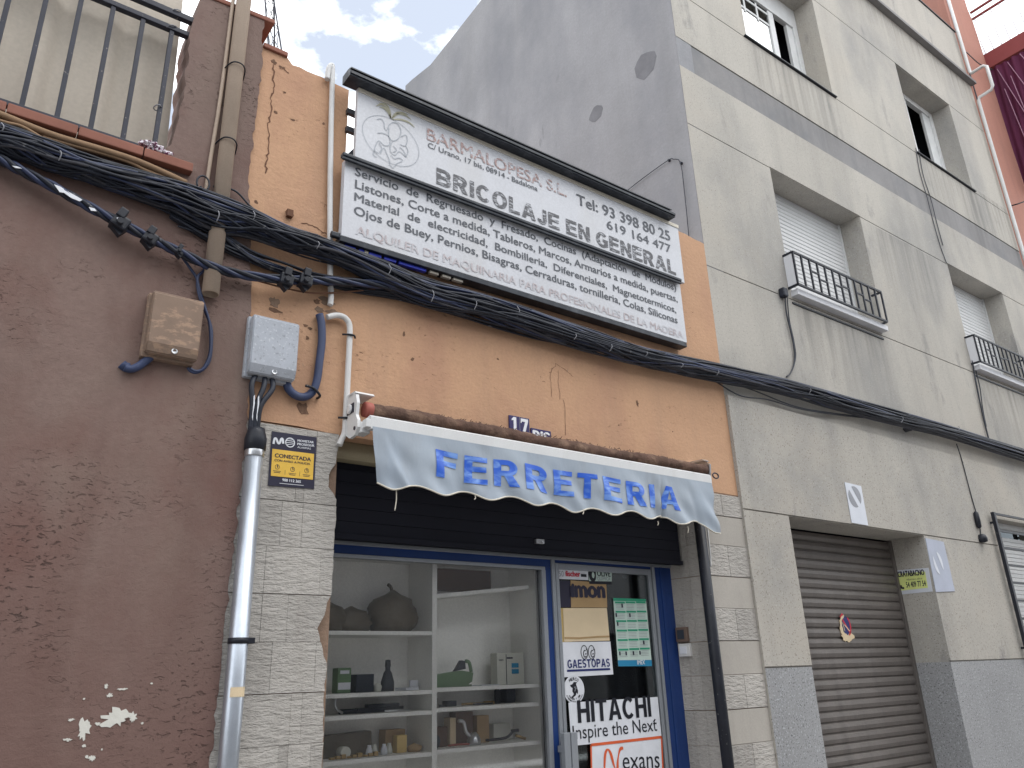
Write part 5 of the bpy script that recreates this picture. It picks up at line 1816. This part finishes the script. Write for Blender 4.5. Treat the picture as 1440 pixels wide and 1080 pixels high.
cd = MB()
cd.tube([(1.337, -.065, 0), (1.337, -.065, 2.80)], .048, 18)
con = tag(cd.build('steel_conduit', M['galv']), 'galvanised steel conduit running down the left tiled pier', 'conduit')
MB().lathe([(.050, 0), (.051, .004), (.051, .036), (.050, .04)], 18, (1.337, -.065, 2.765), 'z').build('collar', M['steel'], con)
MB().lathe([(.050, 0), (.058, .005), (.059, .07), (.050, .10), (.046, .125)], 18, (1.337, -.065, 2.80), 'z').build('black_cap', M['black'], con)
b = MB()
b.lathe([(.0495, 0), (.052, .0), (.052, .028), (.0495, .028)], 18, (1.337, -.065, 1.80), 'z')
b.box(1.37, 1.41, -.10, -.05, 1.80, 1.828, .003)
b.build('clamp', M['black'], con)
p = [(1.337 + .0492 * math.cos(a), -.065 + .0492 * math.sin(a)) for a in [R(-130 + 8 * i) for i in range(14)]]
b = MB()
for (xa, ya), (xb, yb) in zip(p[:-1], p[1:]):
    b.face([(xa, ya, 1.55), (xb, yb, 1.555), (xb, yb, 1.60), (xa, ya, 1.595)])
b.build('paper_label', M['cream_card'], con)
for k, (xt, sw) in enumerate(((1.31, -.012), (1.365, .0), (1.405, .01))):
    b = MB().tube([(xt, -.05, 3.24), (xt - .01 + sw, -.07, 3.17), (1.30 + .022 * k, -.075, 3.05), (1.305 + .018 * k, -.065, 2.90)], .0155, 9, 6)
    o = b.build('feed_cable', M['cable'])
    tag(o, ('leftmost dark cable between the grey box and the steel conduit', 'middle paint splashed cable between the grey box and the steel conduit', 'rightmost dark cable between the grey box and the steel conduit')[k], 'cable', 'cables feeding the steel conduit')
    if k < 2:
        b = MB()
        b.plate([(1.297 + .024 * k + dx, -.0925, zz) for dx, zz in ((0, 3.10), (.006, 3.11), (.010, 3.06), (.005, 3.0), (.007, 2.96), (.001, 2.98), (.002, 3.05))], t=.002)
        b.build('paint_splash', M['white_paper'], o)
b = MB().tube([(1.6725, -0.0300, 3.7227), (1.6896, -0.0300, 3.6646), (1.6985, -0.0300, 3.5478), (1.6905, -0.0300, 3.4061), (1.6831, -0.0300, 3.2994), (1.6611, -0.0300, 3.2186), (1.6155, -0.0300, 3.1745), (1.5593, -0.0300, 3.1730), (1.5144, -0.0300, 3.2040), (1.4985, -0.0300, 3.2494)], .024, 12, 6)
o = tag(b.build('flexible_hose', M['hose']), 'navy flexible hose looping from the grey box up the orange wall', 'hose')
p = (1.6526, -0.0300, 3.2125)
MB().tube([(p[0] - .05, -.055, p[2] + .022), (p[0], -.062, p[2] + .012), (p[0] + .045, -.05, p[2] - .02), (p[0] + .05, -.0, p[2] - .022)], .008, 7, 4).build('clip', M['black'], o)
b = MB().tube([(1.6288, -0.0300, 5.5019), (1.6345, -0.0300, 5.5912), (1.6532, -0.0300, 5.6383), (1.6635, -0.0300, 5.5936), (1.6740, -0.0300, 5.2337), (1.6899, -0.0300, 4.7788), (1.7124, -0.0300, 4.2985), (1.7319, -0.0300, 3.9704), (1.7409, -0.0300, 3.8879), (1.7416, -0.0300, 3.8287), (1.7382, -0.0300, 3.8032)], .0185, 10, 5)
o = tag(b.build('white_tube', M['white_pvc']), 'tall white plastic tube climbing over the top of the orange wall', 'tube')
b = MB().tube([(1.7219, -0.0350, 3.7140), (1.7723, -0.0350, 3.7390), (1.8149, -0.0350, 3.7450), (1.8491, -0.0350, 3.7316), (1.8724, -0.0350, 3.6933), (1.8770, -0.0350, 3.5875), (1.8759, -0.0350, 3.3969), (1.8747, -0.0350, 3.2115), (1.8739, -0.0350, 3.0758), (1.8707, -0.0350, 2.9952), (1.8566, -0.0350, 2.9535), (1.8405, -0.0350, 2.9118)], .0185, 10, 5)
o = tag(b.build('white_tube', M['white_pvc']), 'shorter white plastic tube bending down beside the awning bracket', 'tube')
for k in range(2):
    p = ((1.8754, -0.0350, 3.6258), (1.8736, -0.0350, 3.0824))[k]
    MB().tube([(p[0] - .045, -.03, p[2]), (p[0] - .01, -.057, p[2] - .003), (p[0] + .02, -.057, p[2] - .003), (p[0] + .04, -.03, p[2] - .004)], .007, 6, 4).build('clip', M['black'], o)
# downpipe
b = MB()
seg, r0, r1 = 18, .047, .041
zt, zb, n = 6.6, 3.665, 2
def ring(z, r):
    return [b.bm.verts.new((1.015 + r * math.cos(2 * math.pi * k / seg), -.062 + r * math.sin(2 * math.pi * k / seg), z)) for k in range(seg)]
rs_ = [ring(zt, r0), ring(zb, r0), ring(zb, r1), ring(zt, r1)]
for i in range(3):
    for k in range(seg):
        f = b.bm.faces.new((rs_[i][k], rs_[i][(k + 1) % seg], rs_[i + 1][(k + 1) % seg], rs_[i + 1][k]))
        f.smooth = True
dp = tag(b.build('downpipe', M['downpipe']), 'brown painted downpipe with an open cut end on the brown wall', 'downpipe')
for zc in (5.25, 4.68):
    MB().tube([(.945, -.02, zc - .012), (.962, -.075, zc), (.985, -.118, zc + .004), (1.03, -.127, zc + .002), (1.062, -.095, zc - .008), (1.075, -.02, zc - .022)], .0045, 6, 4).build('clip', M['black'], dp)
b = MB().tube([(.955, -.035, 6.6), (.952, -.035, 5.2), (.935, -.035, 4.55), (.93, -.035, 4.30)], .012, 8, 5)
tag(b.build('thin_pipe', M['downpipe']), 'thin brown cable pipe close along the left of the downpipe', 'pipe')

# main cable bundle
def strands(edges, n, rnd, rmin, rmax, y0, ydep, wob=.10, seg=5, frm=0, to=None):
    """a bundle of strands that wander between a top and a bottom edge"""
    mb = {'cable': MB(), 'cable_navy': MB(), 'cable_dusty': MB()}
    E = edges[frm:to]
    m = len(E)
    for s in range(n):
        t = rnd.random()
        yy = rnd.uniform(0, 1)
        pts = []
        ph1, ph2 = rnd.uniform(0, 6.28), rnd.uniform(0, 6.28)
        f1, f2 = rnd.uniform(.4, 1.0), rnd.uniform(.9, 1.7)
        for i in range(m):
            (top, bot) = E[i]
            q = t + wob * 2.2 * math.sin(i * f1 + ph1) + wob * math.sin(i * f2 + ph2)
            q = min(1.0, max(0.0, q))
            dd = (1 - (2 * q - 1) ** 2) ** .5
            y = y0 - ydep * dd * min(1, max(0, yy + .25 * math.sin(i * .8 + ph2)))
            a, b_ = Vector(top), Vector(bot)
            p = b_.lerp(a, q)
            pts.append((p.x, y, p.z))
        k = rnd.random()
        key = 'cable' if k < .66 else ('cable_navy' if k < .88 else 'cable_dusty')
        mb[key].tube(pts, rnd.uniform(rmin, rmax), seg, 3, cap=False)
    return mb
ED = list(zip([(-0.5717, -0.0900, 4.3711), (-0.4025, -0.0900, 4.3524), (-0.2552, -0.0900, 4.3361), (-0.1005, -0.0900, 4.3109), (0.0255, -0.0900, 4.3051), (0.1559, -0.0900, 4.2990), (0.2922, -0.0900, 4.2840), (0.5024, -0.0900, 4.2871), (0.7239, -0.0900, 4.2995), (0.9609, -0.0900, 4.2939), (1.1708, -0.0900, 4.2730), (1.3922, -0.0900, 4.2362), (1.5761, -0.0900, 4.2225), (1.7682, -0.0900, 4.1980), (2.0709, -0.0900, 4.1830), (2.3944, -0.0900, 4.1561), (2.7408, -0.0900, 4.1611), (3.1134, -0.0900, 4.1547), (3.6553, -0.0900, 4.1352), (4.0235, -0.0900, 4.1212), (4.4172, -0.0900, 4.1061), (4.8456, -0.0900, 4.1308), (5.3099, -0.0900, 4.1646), (6.1316, -0.0900, 4.2018), (6.7023, -0.0900, 4.2189), (7.3228, -0.0900, 4.2292), (8.4434, -0.0900, 4.2513), (9.7461, -0.0900, 4.2577), (11.7117, -0.0900, 4.2566), (14.1861, -0.0900, 4.2428), (17.4333, -0.0900, 4.2531)],
              [(-0.5239, -0.0900, 4.1282), (-0.3577, -0.0900, 4.1118), (-0.2132, -0.0900, 4.0987), (-0.0720, -0.0900, 4.1410), (0.0504, -0.0900, 4.1485), (0.1799, -0.0900, 4.1398), (0.3128, -0.0900, 4.1391), (0.5227, -0.0900, 4.1294), (0.7445, -0.0900, 4.1192), (0.9838, -0.0900, 4.0627), (1.1867, -0.0900, 4.0879), (1.4033, -0.0900, 4.0808), (1.5844, -0.0900, 4.0837), (1.7742, -0.0900, 4.0717), (2.0758, -0.0900, 4.0062), (2.3957, -0.0900, 3.9474), (2.7376, -0.0900, 3.9611), (3.1057, -0.0900, 3.9644), (3.6410, -0.0900, 3.9474), (4.0059, -0.0900, 3.9458), (4.3977, -0.0900, 3.9506), (4.8208, -0.0900, 3.9690), (5.2777, -0.0900, 3.9889), (6.0942, -0.0900, 4.0436), (6.6593, -0.0900, 4.0614), (7.2687, -0.0900, 4.0564), (8.3749, -0.0900, 4.0736), (9.6736, -0.0900, 4.1033), (11.6089, -0.0900, 4.0844), (14.0480, -0.0900, 4.0605), (17.2436, -0.0900, 4.0571)]))
cbn = thing('cable_bundle', 'thick sagging bundle of black cables running across all the facades', 'cables', (3.4, -.05, 4.1))
rcab = random.Random(41)
for k, mb in strands(ED, 96, rcab, .006, .0105, -.075, .085).items():
    mb.build('strand_group', M[k], cbn)
# a second looser run that leaves the bundle at the left and rejoins it below the sign
E2 = list(zip([(0.7143, -0.0700, 4.2600), (0.8561, -0.0700, 4.2037), (0.9831, -0.0700, 4.1298), (1.1128, -0.0700, 4.0544), (1.2420, -0.0700, 4.0148), (1.4167, -0.0700, 4.0016), (1.5985, -0.0700, 3.9879), (1.7866, -0.0700, 4.0035), (2.0333, -0.0700, 4.0549), (2.2966, -0.0700, 4.0777)], [(0.7299, -0.0700, 4.1249), (0.8692, -0.0700, 4.0808), (0.9904, -0.0700, 4.0564), (1.1191, -0.0700, 3.9852), (1.2482, -0.0700, 3.9402), (1.4221, -0.0700, 3.9256), (1.6020, -0.0700, 3.9297), (1.7887, -0.0700, 3.9588), (2.0354, -0.0700, 3.9881), (2.2976, -0.0700, 4.0035)]))
for k, mb in strands(E2, 12, rcab, .006, .010, -.04, .03).items():
    mb.build('strand_group', M[k], cbn)
E3 = list(zip([(0.7540, -0.0600, 4.1018), (0.9969, -0.0600, 4.0212), (1.1629, -0.0600, 3.9945), (1.4228, -0.0600, 3.9693), (1.6515, -0.0600, 3.9486), (1.8903, -0.0600, 3.9720), (2.1958, -0.0600, 4.0219), (2.5253, -0.0600, 4.0593), (3.0051, -0.0600, 4.0870), (3.3981, -0.0600, 4.0948)], [(0.7560, -0.0600, 4.0839), (0.9991, -0.0600, 3.9985), (1.1662, -0.0600, 3.9576), (1.4249, -0.0600, 3.9407), (1.6526, -0.0600, 3.9291), (1.8918, -0.0600, 3.9369), (2.1968, -0.0600, 3.9697), (2.5252, -0.0600, 3.9726), (3.0009, -0.0600, 3.9560), (3.3906, -0.0600, 3.9645)]))
for k, mb in strands(E3, 10, rcab, .005, .008, -.03, .03).items():
    mb.build('strand_group', M[k], cbn)
b = MB()
for pts in ([(2.6462, -0.0500, 3.9647), (3.0076, -0.0500, 3.9448), (3.3974, -0.0500, 3.9467), (3.8217, -0.0500, 3.9794), (4.4462, -0.0500, 4.0189)], [(5.5274, -0.0500, 4.0378), (5.9307, -0.0500, 4.0252), (6.5784, -0.0500, 3.9779), (7.3240, -0.0500, 4.0312), (8.0211, -0.0500, 4.1006)], [(5.3316, -0.0500, 4.0262), (5.7056, -0.0500, 3.9343), (6.1306, -0.0500, 3.9702), (6.6921, -0.0500, 3.9683), (7.5901, -0.0500, 4.0448), (8.4805, -0.0500, 4.1600)],
            [(0.3520, -0.0500, 4.1508), (0.5123, -0.0500, 4.1345), (0.7173, -0.0500, 4.1127), (0.9970, -0.0500, 4.0499)], [(0.9656, -0.0500, 4.3677), (1.0892, -0.0500, 4.3848), (1.1898, -0.0500, 4.3117), (1.2804, -0.0500, 4.2688)], [(0.8950, -0.0500, 4.3407), (0.9106, -0.0500, 4.3075), (0.9810, -0.0500, 4.2119), (1.1946, -0.0500, 4.1548), (1.4153, -0.0500, 4.1293)],
            [(0.8017, -0.0500, 4.0402), (0.9582, -0.0500, 4.0370), (1.0759, -0.0500, 4.0762), (1.2426, -0.0500, 4.0926), (1.5554, -0.0500, 4.0739), (1.7437, -0.0500, 4.0812)], [(1.5960, -0.0500, 4.1726), (1.9889, -0.0500, 4.1557), (2.5314, -0.0500, 4.1531), (3.0134, -0.0500, 4.1276)]):
    b.tube(pts, .0065, 6, 6)
b.build('loose_strand', M['cable'], cbn)
b = MB()
p = Vector((0.8980, -0.0900, 4.3187))
b.tube([p + Vector((.035 * math.cos(t), 0, .05 * math.sin(t) + .02)) for t in [R(-40 + 28 * i) for i in range(10)]], .006, 6, 3)
b.build('cable_loop', M['cable'], cbn)
rz = random.Random(77)
b = MB()
for i in (3, 5, 9, 10, 12, 14, 15, 16, 17, 18, 19, 20, 21, 22, 24, 26, 27, 28):
    top, bot = Vector(ED[i][0]), Vector(ED[i][1])
    t0 = rz.uniform(0, .6)
    a = bot.lerp(top, t0)
    c = bot.lerp(top, min(1, t0 + rz.uniform(.25, .5)))
    b.tube([(a.x, -.150, a.z), ((a.x + c.x) / 2 + .01, -.168, (a.z + c.z) / 2), (c.x, -.150, c.z)], .003, 5, 3)
b.build('cable_tie', M['zip'], cbn)
# wall anchors holding the bundle
for k, q in enumerate(((0.7270, -0.0300, 4.1364), (8.7165, -0.0300, 4.0857))):
    b = MB().box(q[0] - .03, q[0] + .03, -.08, -.0, q[2] - .012, q[2] + .012, .004, rot=Matrix.Rotation(.5, 4, 'Y'))
    tag(b.build('cable_bracket', M['cable_dusty']), ('dusty metal cable bracket on the brown wall below the bundle', 'small dark cable bracket under the bundle on the beige facade')[k], 'bracket')

# tan painted pipes under the terrace ledge
b = MB().tube([(-0.5541, -0.0600, 4.4195), (-0.2944, -0.0600, 4.3998), (-0.1102, -0.0600, 4.3845), (0.1176, -0.0600, 4.3606), (0.3551, -0.0600, 4.3661), (0.5352, -0.0600, 4.3657), (0.6955, -0.0600, 4.3444), (0.8144, -0.0600, 4.3234)], .020, 10, 5)
tag(b.build('tan_pipe', M['cable_tan']), 'thick tan painted cable pipe under the terracotta ledge', 'pipe')
b = MB().tube([(0.0896, -0.0550, 4.3335), (0.2555, -0.0550, 4.3410), (0.3938, -0.0550, 4.3481), (0.5131, -0.0550, 4.3456), (0.5967, -0.0550, 4.3272), (0.6996, -0.0550, 4.3202)], .011, 8, 5)
tag(b.build('tan_cable', M['cable_tan']), 'thinner tan painted cable just below the thick tan pipe', 'cable')
b = MB().tube([(-0.3451, -0.0800, 4.3526), (-0.1034, -0.0800, 4.3340), (-0.0108, -0.0800, 4.3402), (0.0904, -0.0800, 4.3086), (0.1694, -0.0800, 4.2840)], .010, 8, 5)
tag(b.build('tan_cable', M['cable_tan']), 'tan cable slanting down into the black bundle at the far left', 'cable')

# twisted power cable with clamps
PT = spline([Vector(p) for p in [(-0.4296, -0.0900, 4.2000), (-0.2519, -0.0900, 4.1536), (-0.0667, -0.0900, 4.1090), (0.0301, -0.0900, 4.0800), (0.1789, -0.0900, 4.0392), (0.3342, -0.0900, 3.9886), (0.4944, -0.0900, 3.9405), (0.6709, -0.0900, 3.8941), (0.8307, -0.0900, 3.8563), (1.0077, -0.0900, 3.8205), (1.1886, -0.0900, 3.8239), (1.4189, -0.0900, 3.8628), (1.5948, -0.0900, 3.9089), (1.7798, -0.0900, 3.9523), (2.0247, -0.0900, 4.0021), (2.2861, -0.0900, 4.0234), (2.6213, -0.0900, 4.0180), (2.9813, -0.0900, 4.0065)]], 6)
tw = thing('power_cable', 'twisted dark blue power cable with clamps below the black bundle', 'cable', tuple(PT[30]))
for q in range(4):
    b = MB()
    P = []
    for i, c in enumerate(PT):
        a = i * .42 + q * math.pi / 2
        P.append((c.x, c.y + .017 * math.cos(a), c.z + .017 * math.sin(a)))
    b.tube(P, .0125, 7)
    b.build('core', M['cable_navy'] if q % 2 else M['cable'], tw)
for k, (p, s) in enumerate((((0.5055, -0.0900, 3.9356), 1.05), ((0.6604, -0.0900, 3.8907), .9), ((0.8188, -0.0900, 3.8615), .55), ((1.4235, -0.0900, 3.8594), 1.0), ((1.5415, -0.0900, 3.8886), 1.0))):
    b = MB()
    rt = Matrix.Rotation(.42 if k < 3 else .1, 4, 'Y')
    b.box(p[0] - .04 * s, p[0] + .04 * s, p[1] - .045 * s, p[1] + .03 * s, p[2] - .045 * s, p[2] + .03 * s, .012 * s, rot=rt)
    b.box(p[0] - .020 * s, p[0] + .022 * s, p[1] - .055 * s, p[1] - .01, p[2] + .01 * s, p[2] + .065 * s, .006 * s, rot=rt)
    b.lathe([(.017 * s, 0), (.017 * s, -.05 * s)], 8, (p[0] - .005, p[1] - .02, p[2] - .018 * s), 'y')
    b.prism([(p[0] - .04 * s, p[2] - .03 * s), (p[0] + .04 * s, p[2] - .03 * s), (p[0] + .005, p[2] - .075 * s)], 'y', p[1] - .02, p[1] + .02)
    cl = b.build('clamp', M['black'], tw)
b = MB()
for pts in ([(0.1783, -0.1180, 4.0400), (0.2045, -0.1180, 4.0371), (0.2493, -0.1180, 4.0196), (0.2871, -0.1180, 4.0078), (0.3152, -0.1180, 3.9965), (0.3038, -0.1180, 3.9837), (0.2634, -0.1180, 3.9904), (0.2283, -0.1180, 4.0074), (0.2094, -0.1180, 4.0045)], [(-0.0120, -0.1180, 4.0759), (0.0116, -0.1180, 4.0812), (0.0309, -0.1180, 4.0762), (0.0043, -0.1180, 4.0698)], [(0.3495, -0.1180, 3.9658), (0.3762, -0.1180, 3.9667), (0.3881, -0.1180, 3.9537), (0.3620, -0.1180, 3.9486)], [(0.4806, -0.1500, 3.9301), (0.5031, -0.1500, 3.9423), (0.5114, -0.1500, 3.9321), (0.4932, -0.1500, 3.9128)]):
    b.plate(pts, t=.004)
b.build('paint_splash', M['white_paper'], tw)
b = MB().tube([(0.8329, -0.0450, 3.8743), (0.8984, -0.0450, 3.7996), (0.9385, -0.0450, 3.7485), (0.9481, -0.0450, 3.6931), (0.9758, -0.0450, 3.6121), (1.0188, -0.0450, 3.5312), (1.0444, -0.0450, 3.4679), (1.0539, -0.0450, 3.3925), (1.0549, -0.0450, 3.2864), (1.0306, -0.0450, 3.2267), (0.9929, -0.0450, 3.1940), (0.9630, -0.0450, 3.1962), (0.9464, -0.0450, 3.2133)], .0085, 8, 5)
b.tube([(0.9756, -0.0500, 3.8661), (0.9696, -0.0500, 3.8095), (0.9430, -0.0500, 3.7655), (0.9433, -0.0500, 3.7252), (0.9651, -0.0500, 3.6646), (0.9964, -0.0500, 3.5847), (1.0276, -0.0500, 3.5053), (1.0428, -0.0500, 3.4310), (1.0512, -0.0500, 3.3473), (1.0462, -0.0500, 3.2827), (1.0225, -0.0500, 3.2192), (0.9872, -0.0500, 3.1995), (0.9565, -0.0500, 3.2096)], .0085, 8, 5)
tag(b.build('drop_cable', M['cable_navy']), 'pair of thin navy cables dropping in a loop behind the tan box', 'cable')
b = MB().tube([(0.7574, -0.0450, 3.2341), (0.7303, -0.0450, 3.2000), (0.7001, -0.0450, 3.1658), (0.6684, -0.0450, 3.1473), (0.6411, -0.0450, 3.1495)], .021, 10, 5)
b.tube([(0.6681, -0.0200, 3.1636), (0.6478, -0.0200, 3.1633), (0.6293, -0.0200, 3.1752)], .026, 10, 3)
tag(b.build('cable_stub', M['hose']), 'thick dark cable stub from the tan box into a hole in the brown wall', 'cable')
b = MB().tube([(1.0158, -0.0500, 3.8600), (1.1803, -0.0500, 3.8350), (1.4367, -0.0500, 3.8284), (1.6155, -0.0500, 3.8446), (1.8006, -0.0500, 3.9008), (2.0454, -0.0500, 3.9946), (2.2006, -0.0500, 4.0487)], .006, 6, 6)
tag(b.build('slack_wire', M['crack']), 'thin brown slack wire hanging below the twisted power cable', 'wire')
# wires on the apartment facade
b = MB().tube([(6.7605, -0.0200, 5.2482), (6.7327, -0.0200, 5.0430), (6.7564, -0.0200, 4.8065), (6.7590, -0.0200, 4.6323), (6.7196, -0.0200, 4.4828), (6.6273, -0.0200, 4.3558), (6.5412, -0.0200, 4.2928)], .008, 6, 5)
b.tube([(6.7955, -0.0200, 5.2411), (6.7622, -0.0200, 4.9692), (6.7772, -0.0200, 4.7475), (6.7669, -0.0200, 4.5711), (6.6941, -0.0200, 4.4310)], .006, 6, 5)
p = (6.7141, -0.0300, 5.2643)
b.box(p[0] - .035, p[0] + .04, -.07, 0, p[2] - .05, p[2] + .05, .015)
tag(b.build('drop_wire', M['cable']), 'black wire and connector hanging from the left balcony window to the bundle', 'wire')
b = MB().tube([(10.9760, -0.0200, 5.4329), (10.9203, -0.0200, 5.1218), (10.8764, -0.0200, 4.7608), (10.8615, -0.0200, 4.4630), (10.8594, -0.0200, 4.3077)], .010, 6, 5)
b.tube([(11.0076, -0.0200, 5.2938), (10.9974, -0.0200, 5.0348), (10.9143, -0.0200, 4.7177), (10.8833, -0.0200, 4.4664)], .007, 6, 5)
tag(b.build('drop_wire', M['cable']), 'black wires dropping from the right balcony window to the bundle', 'wire')
b = MB().tube([(9.8427, -0.0450, 4.0772), (9.8797, -0.0450, 3.8949), (9.8942, -0.0450, 3.6329), (9.9085, -0.0450, 3.3755), (9.9303, -0.0450, 3.2075), (9.9282, -0.0450, 3.0644), (9.8982, -0.0450, 2.9374)], .006, 6, 5)
p = (9.8768, -0.0600, 3.1497)
b.lathe([(.012, -.10), (.028, -.08), (.032, 0), (.028, .08), (.012, .10)], 10, p, 'z')
p = (9.8900, -0.0600, 2.9345)
b.lathe([(.012, -.05), (.05, -.04), (.055, 0), (.04, .04), (.012, .05)], 10, p, 'z')
tag(b.build('insulator_wire', M['black']), 'thin wire with two black insulators left of the barred window', 'wire')
b = MB()
for pts in ([(10.9408, -0.0120, 8.8931), (10.8609, -0.0120, 8.4516), (10.8866, -0.0120, 8.0266), (10.8876, -0.0120, 7.6029), (10.9124, -0.0120, 7.1976), (10.9741, -0.0120, 6.9272)], [(11.0293, -0.0120, 8.9046), (10.9532, -0.0120, 8.4254), (11.0028, -0.0120, 8.0083), (10.9967, -0.0120, 7.6168), (11.0087, -0.0120, 7.2287)]):
    b.tube(pts, .006, 6, 5)
tag(b.build('drop_wire', M['cable_dusty']), 'dusty grey wires from the upper right window down to the lintel below', 'wire')
b = MB()
P = [(5.53, p[1], p[2]) for p in ((5.5300, 0.9538, 6.6106), (5.5300, 0.6526, 6.6301), (5.5300, 0.2865, 6.6356), (5.5300, 0.2207, 6.6040), (5.5300, 0.1357, 6.5077), (5.5300, 0.1352, 6.1112), (5.5300, 0.1477, 5.7023), (5.5300, 0.1535, 5.5995))]
b.tube(P, .0045, 6, 3)
for q in (P[2], P[4]):
    b.box(5.525, 5.553, q[1] - .011, q[1] + .011, q[2] - .011, q[2] + .011, .003)
tag(b.build('party_wall_wire', M['cable']), 'thin black wire pinned on the lavender party wall above the sign', 'wire')
# white downpipe between apartment and pink house
XP = 14.00
zj1 = (14.0000, -0.0868, 11.8112)[2]
yq = (14.0000, -0.3488, 11.7697)[1]
b = MB().tube([(XP, -.07, 16), (XP, -.07, zj1 + .05), (XP, -.085, zj1), (XP, yq + .05, zj1 + .01), (XP, yq, zj1 - .04), (XP, yq, 11.33), (XP, yq + .04, 11.27), (XP, -.10, 11.25), (XP, -.07, 11.18), (XP - .03, -.07, 8.0), (XP - .06, -.07, 4.0), (XP - .06, -.07, 0)], .029, 10)
tag(b.build('white_downpipe', M['white_pvc']), 'white downpipe jogging around the cornice at the right end of the beige facade', 'downpipe')
b = MB().tube([(14.22, -.0, 16), (14.2, 0, 11), (14.18, 0, 6), (14.18, 0, 0)], .012, 6, 4)
b.tube([(14.40, .01, 12.6), (14.55, -.1, 12.3), (15.2, -.1, 12.5)], .010, 6, 4)
tag(b.build('wall_cable', M['cable_dusty']), 'thin brown cable down the salmon pink pier', 'cable')
b = MB().tube([(14.3, .02, 9.1), (14.25, -.12, 9.05), (14.55, -.20, 9.2), (14.65, -.25, 9.32)], .012, 6, 4)
tag(b.build('pipe_hook', M['black']), 'small black hook bracket on the salmon pink pier', 'bracket')

# lattice mast on the roof behind the orange wall
mast = MB()
A_ = [Vector(p) for p in [(1.7789, 2.5000, 9.1399), (1.9527, 2.5000, 7.9335)]]
def at_z(p, q, z):
    t = (z - p.z) / (q.z - p.z)
    return p + (q - p) * t
B_ = [Vector(p) for p in [(1.8398, 2.5000, 9.1799), (2.1006, 2.5000, 7.9352)]]
D_ = [Vector(p) for p in [(1.9947, 2.8000, 9.5668), (2.0994, 2.8000, 8.2895)]]
legs = [A_, B_, D_]
zl = 4.35
for L in legs:
    e = at_z(L[0], L[1], zl)
    top = at_z(L[0], L[1], L[0].z + 1.5)
    mast.tube([top, e], .010, 6)
zz = L[1].z - 1.0
k = 0
while zz < A_[0].z + 1.2:
    for i in range(3):
        p = at_z(legs[i][0], legs[i][1], zz)
        q = at_z(legs[(i + 1) % 3][0], legs[(i + 1) % 3][1], zz + .32)
        mast.tube([p, q], .004, 5)
        q2 = at_z(legs[(i + 1) % 3][0], legs[(i + 1) % 3][1], zz)
        mast.tube([at_z(legs[i][0], legs[i][1], zz + .32), q2], .004, 5)
    zz += .32
tag(mast.build('lattice_mast', M['dark_metal']), 'thin steel lattice mast rising behind the orange parapet', 'mast')
# rusty frame bars seen between the orange wall and the sign belong to the sign brackets; nail in the wall
b = MB().box(1.425, 1.465, -.03, 0, 4.344, 4.394, .003)
tag(b.build('wall_bracket', M['crack']), 'small rusty bracket stub on the orange wall left of the sign', 'bracket')
